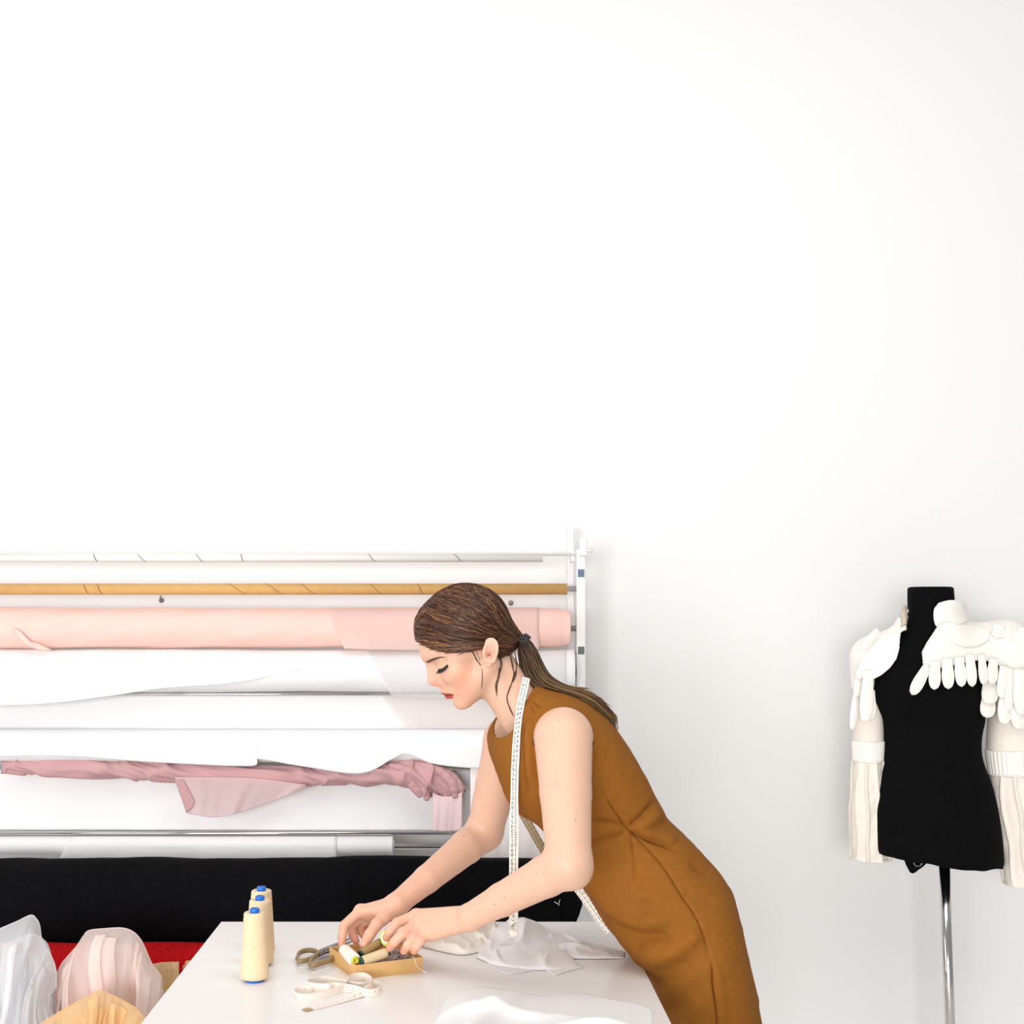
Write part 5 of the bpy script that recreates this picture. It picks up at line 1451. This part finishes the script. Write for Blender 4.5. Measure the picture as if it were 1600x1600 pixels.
for a, b, w_, z0, z1 in [
    ((1449, 1041), (1424.5, 1086), 19, -76, -80), ((1461, 1032), (1460, 1078), 19, -79, -82), ((1480, 1028), (1482, 1077), 19.5, -80, -83), ((1498, 1026), (1503, 1073.5), 18, -78, -81), ((1515, 1022), (1519.5, 1073.5), 17, -74, -77),
    ((1533.5, 1022), (1537.5, 1071), 14, -66, -68), ((1552, 1028), (1550, 1070), 17, -60, -62), ((1569, 1040), (1565, 1092), 18, -60, -62), ((1546, 1062), (1547, 1101), 26, -52, -54), ((1544, 1084), (1543, 1122), 24, -46, -48),
    ((1575, 1066), (1568.5, 1133), 24, -54, -56), ((1580, 1044), (1575, 1114), 15, -58, -60), ((1593, 1044), (1598, 1119), 27, -62, -64), ((1592, 1084), (1593, 1141), 27, -55, -57), ((1560, 976), (1560, 998), 20, -46, -50), ((1578, 980), (1574, 1006), 18, -48, -52),
    ((1614, 1046), (1618, 1124), 25, -58, -60), ((1596, 980), (1604, 1012), 18, -47, -52), 
    ((1357, 1046), (1351, 1130), 20, -30, -36), ((1341, 1062), (1331, 1142), 12, -12, -14), ((1361, 1078), (1360, 1126), 16, -24, -28), ((1372, 984), (1342, 1018), 13, -34, -36), ((1352, 1030), (1340, 1062), 13, -26, -28), ((1345, 1042), (1338, 1090), 13, -20, -22)]:
    petal(a, b, w_, z0, z1)
r_ = np.random.default_rng(6)
pv0, pf0 = lathe([(0, -1), (0.5, -0.87), (0.87, -0.5), (1, 0), (0.87, 0.5), (0.5, 0.87), (0, 1)], 10)
pm = None
for (x, y) in [(1500+4.2*k, 1008+3.5*math.sin(k*0.35)) for k in range(11)] + [(1463+5.2*k, 1031-0.35*k+r_.normal(0, 1)) for k in range(14)] + [(1524, 1019), (1530, 1021), (1537, 1018), (1557, 1021), (1562, 1026)]:
    z = -40.0
    for _ in range(25):
        k_ = 1+z/F; dd = shoulders_d(np.array([[CU+(x-CU)*k_, CV+(y-CV)*k_, z]]))[0]-12.5
        z -= dd*0.7 if abs(dd) < 60 else 0
    c = f2c(np.array([x, y, z]))
    if pm is None:
        o = mesh_obj('pearl', pv0*1.6*S2, pf0, M['pearl']); pm = o.data
    else: o = bpy.data.objects.new('pearl', pm); col.objects.link(o)
    o.location = c; adopt(o, cos)
def sleeve(pts, name_sfx, seed):
    """upper tube, pleated band and gauze lower part; pts: (u, v, half width, w, half depth)"""
    q = spline(np.array(pts, float), 160)
    th = np.linspace(0, 2*np.pi, 144, endpoint=False)
    def seg(v0, v1, nm, mat, grow, rib=0, ribn=0, ridge=0):
        s = q[(q[:, 1] >= v0) & (q[:, 1] <= v1)]
        n = len(s); G = np.empty((n, 144, 3))
        for i in range(n):
            rr = grow + rib*np.sin(th*ribn)**2
            if ridge:
                rr = rr + ridge*sum(np.exp(-((th-c_-0.05*math.sin(s[i, 1]*0.06+c_*3)+6.283) % 6.283/0.07)**2) + np.exp(-((c_+0.05*math.sin(s[i, 1]*0.06+c_*3)-th+6.283) % 6.283/0.07)**2) for c_ in (3.75, 4.35, 4.95, 5.6, 0.6, 1.8, 2.7)) + 0.8*wob(s[i, 1]*0.05+th*2, seed)
            G[i] = np.stack([s[i, 0]+(s[i, 2]+rr)*np.cos(th), s[i, 1]+0*th+0.6*wob(th*2, seed+3), s[i, 3]+(s[i, 4]+rr)*np.sin(th)], -1)
        o = mesh_obj(nm, f2w(G.reshape(-1, 3)), grid_faces(n, 144, True), M[mat]); adopt(o, cos)
        md = o.modifiers.new('thickness', 'SOLIDIFY'); md.thickness = 0.0025; md.offset = 0
    vs = [p[1] for p in pts]
    b0, b1 = (1158, 1188) if vs[-1] < 1360 else (1170, 1207)
    seg(vs[0], b0+1, 'upper_sleeve', 'sleeve', 0)
    seg(b0, b1, 'pleated_band', 'costume', 0.2, 1.8, 18)
    seg(b0-3, b0, 'band_edge', 'costume', 2.0); seg(b1-1, b1+3, 'band_edge', 'costume', 2.2)
    seg(b1, vs[-1], 'lower_sleeve', 'sleeve', 0, 0, 0, 4.2)
    seg(vs[-1]-4, vs[-1], 'cuff', 'costume', 1.6)
sleeve([(1359, 1040, 20, 8, 22), (1360, 1100, 22, 12, 24), (1361, 1160, 23, 14, 24), (1361, 1190, 22, 14, 23), (1362, 1240, 25, 16, 24), (1364, 1300, 28, 16, 25), (1366, 1346, 29, 16, 25)], 'l', 3)
sleeve([(1581, 1030, 36, -8, 38), (1580, 1100, 36, -8, 38), (1579, 1165, 38, -8, 38), (1582, 1206, 37, -8, 37), (1587, 1260, 36, -8, 36), (1594, 1320, 33, -8, 34), (1600, 1380, 31, -8, 32)], 'r', 9)
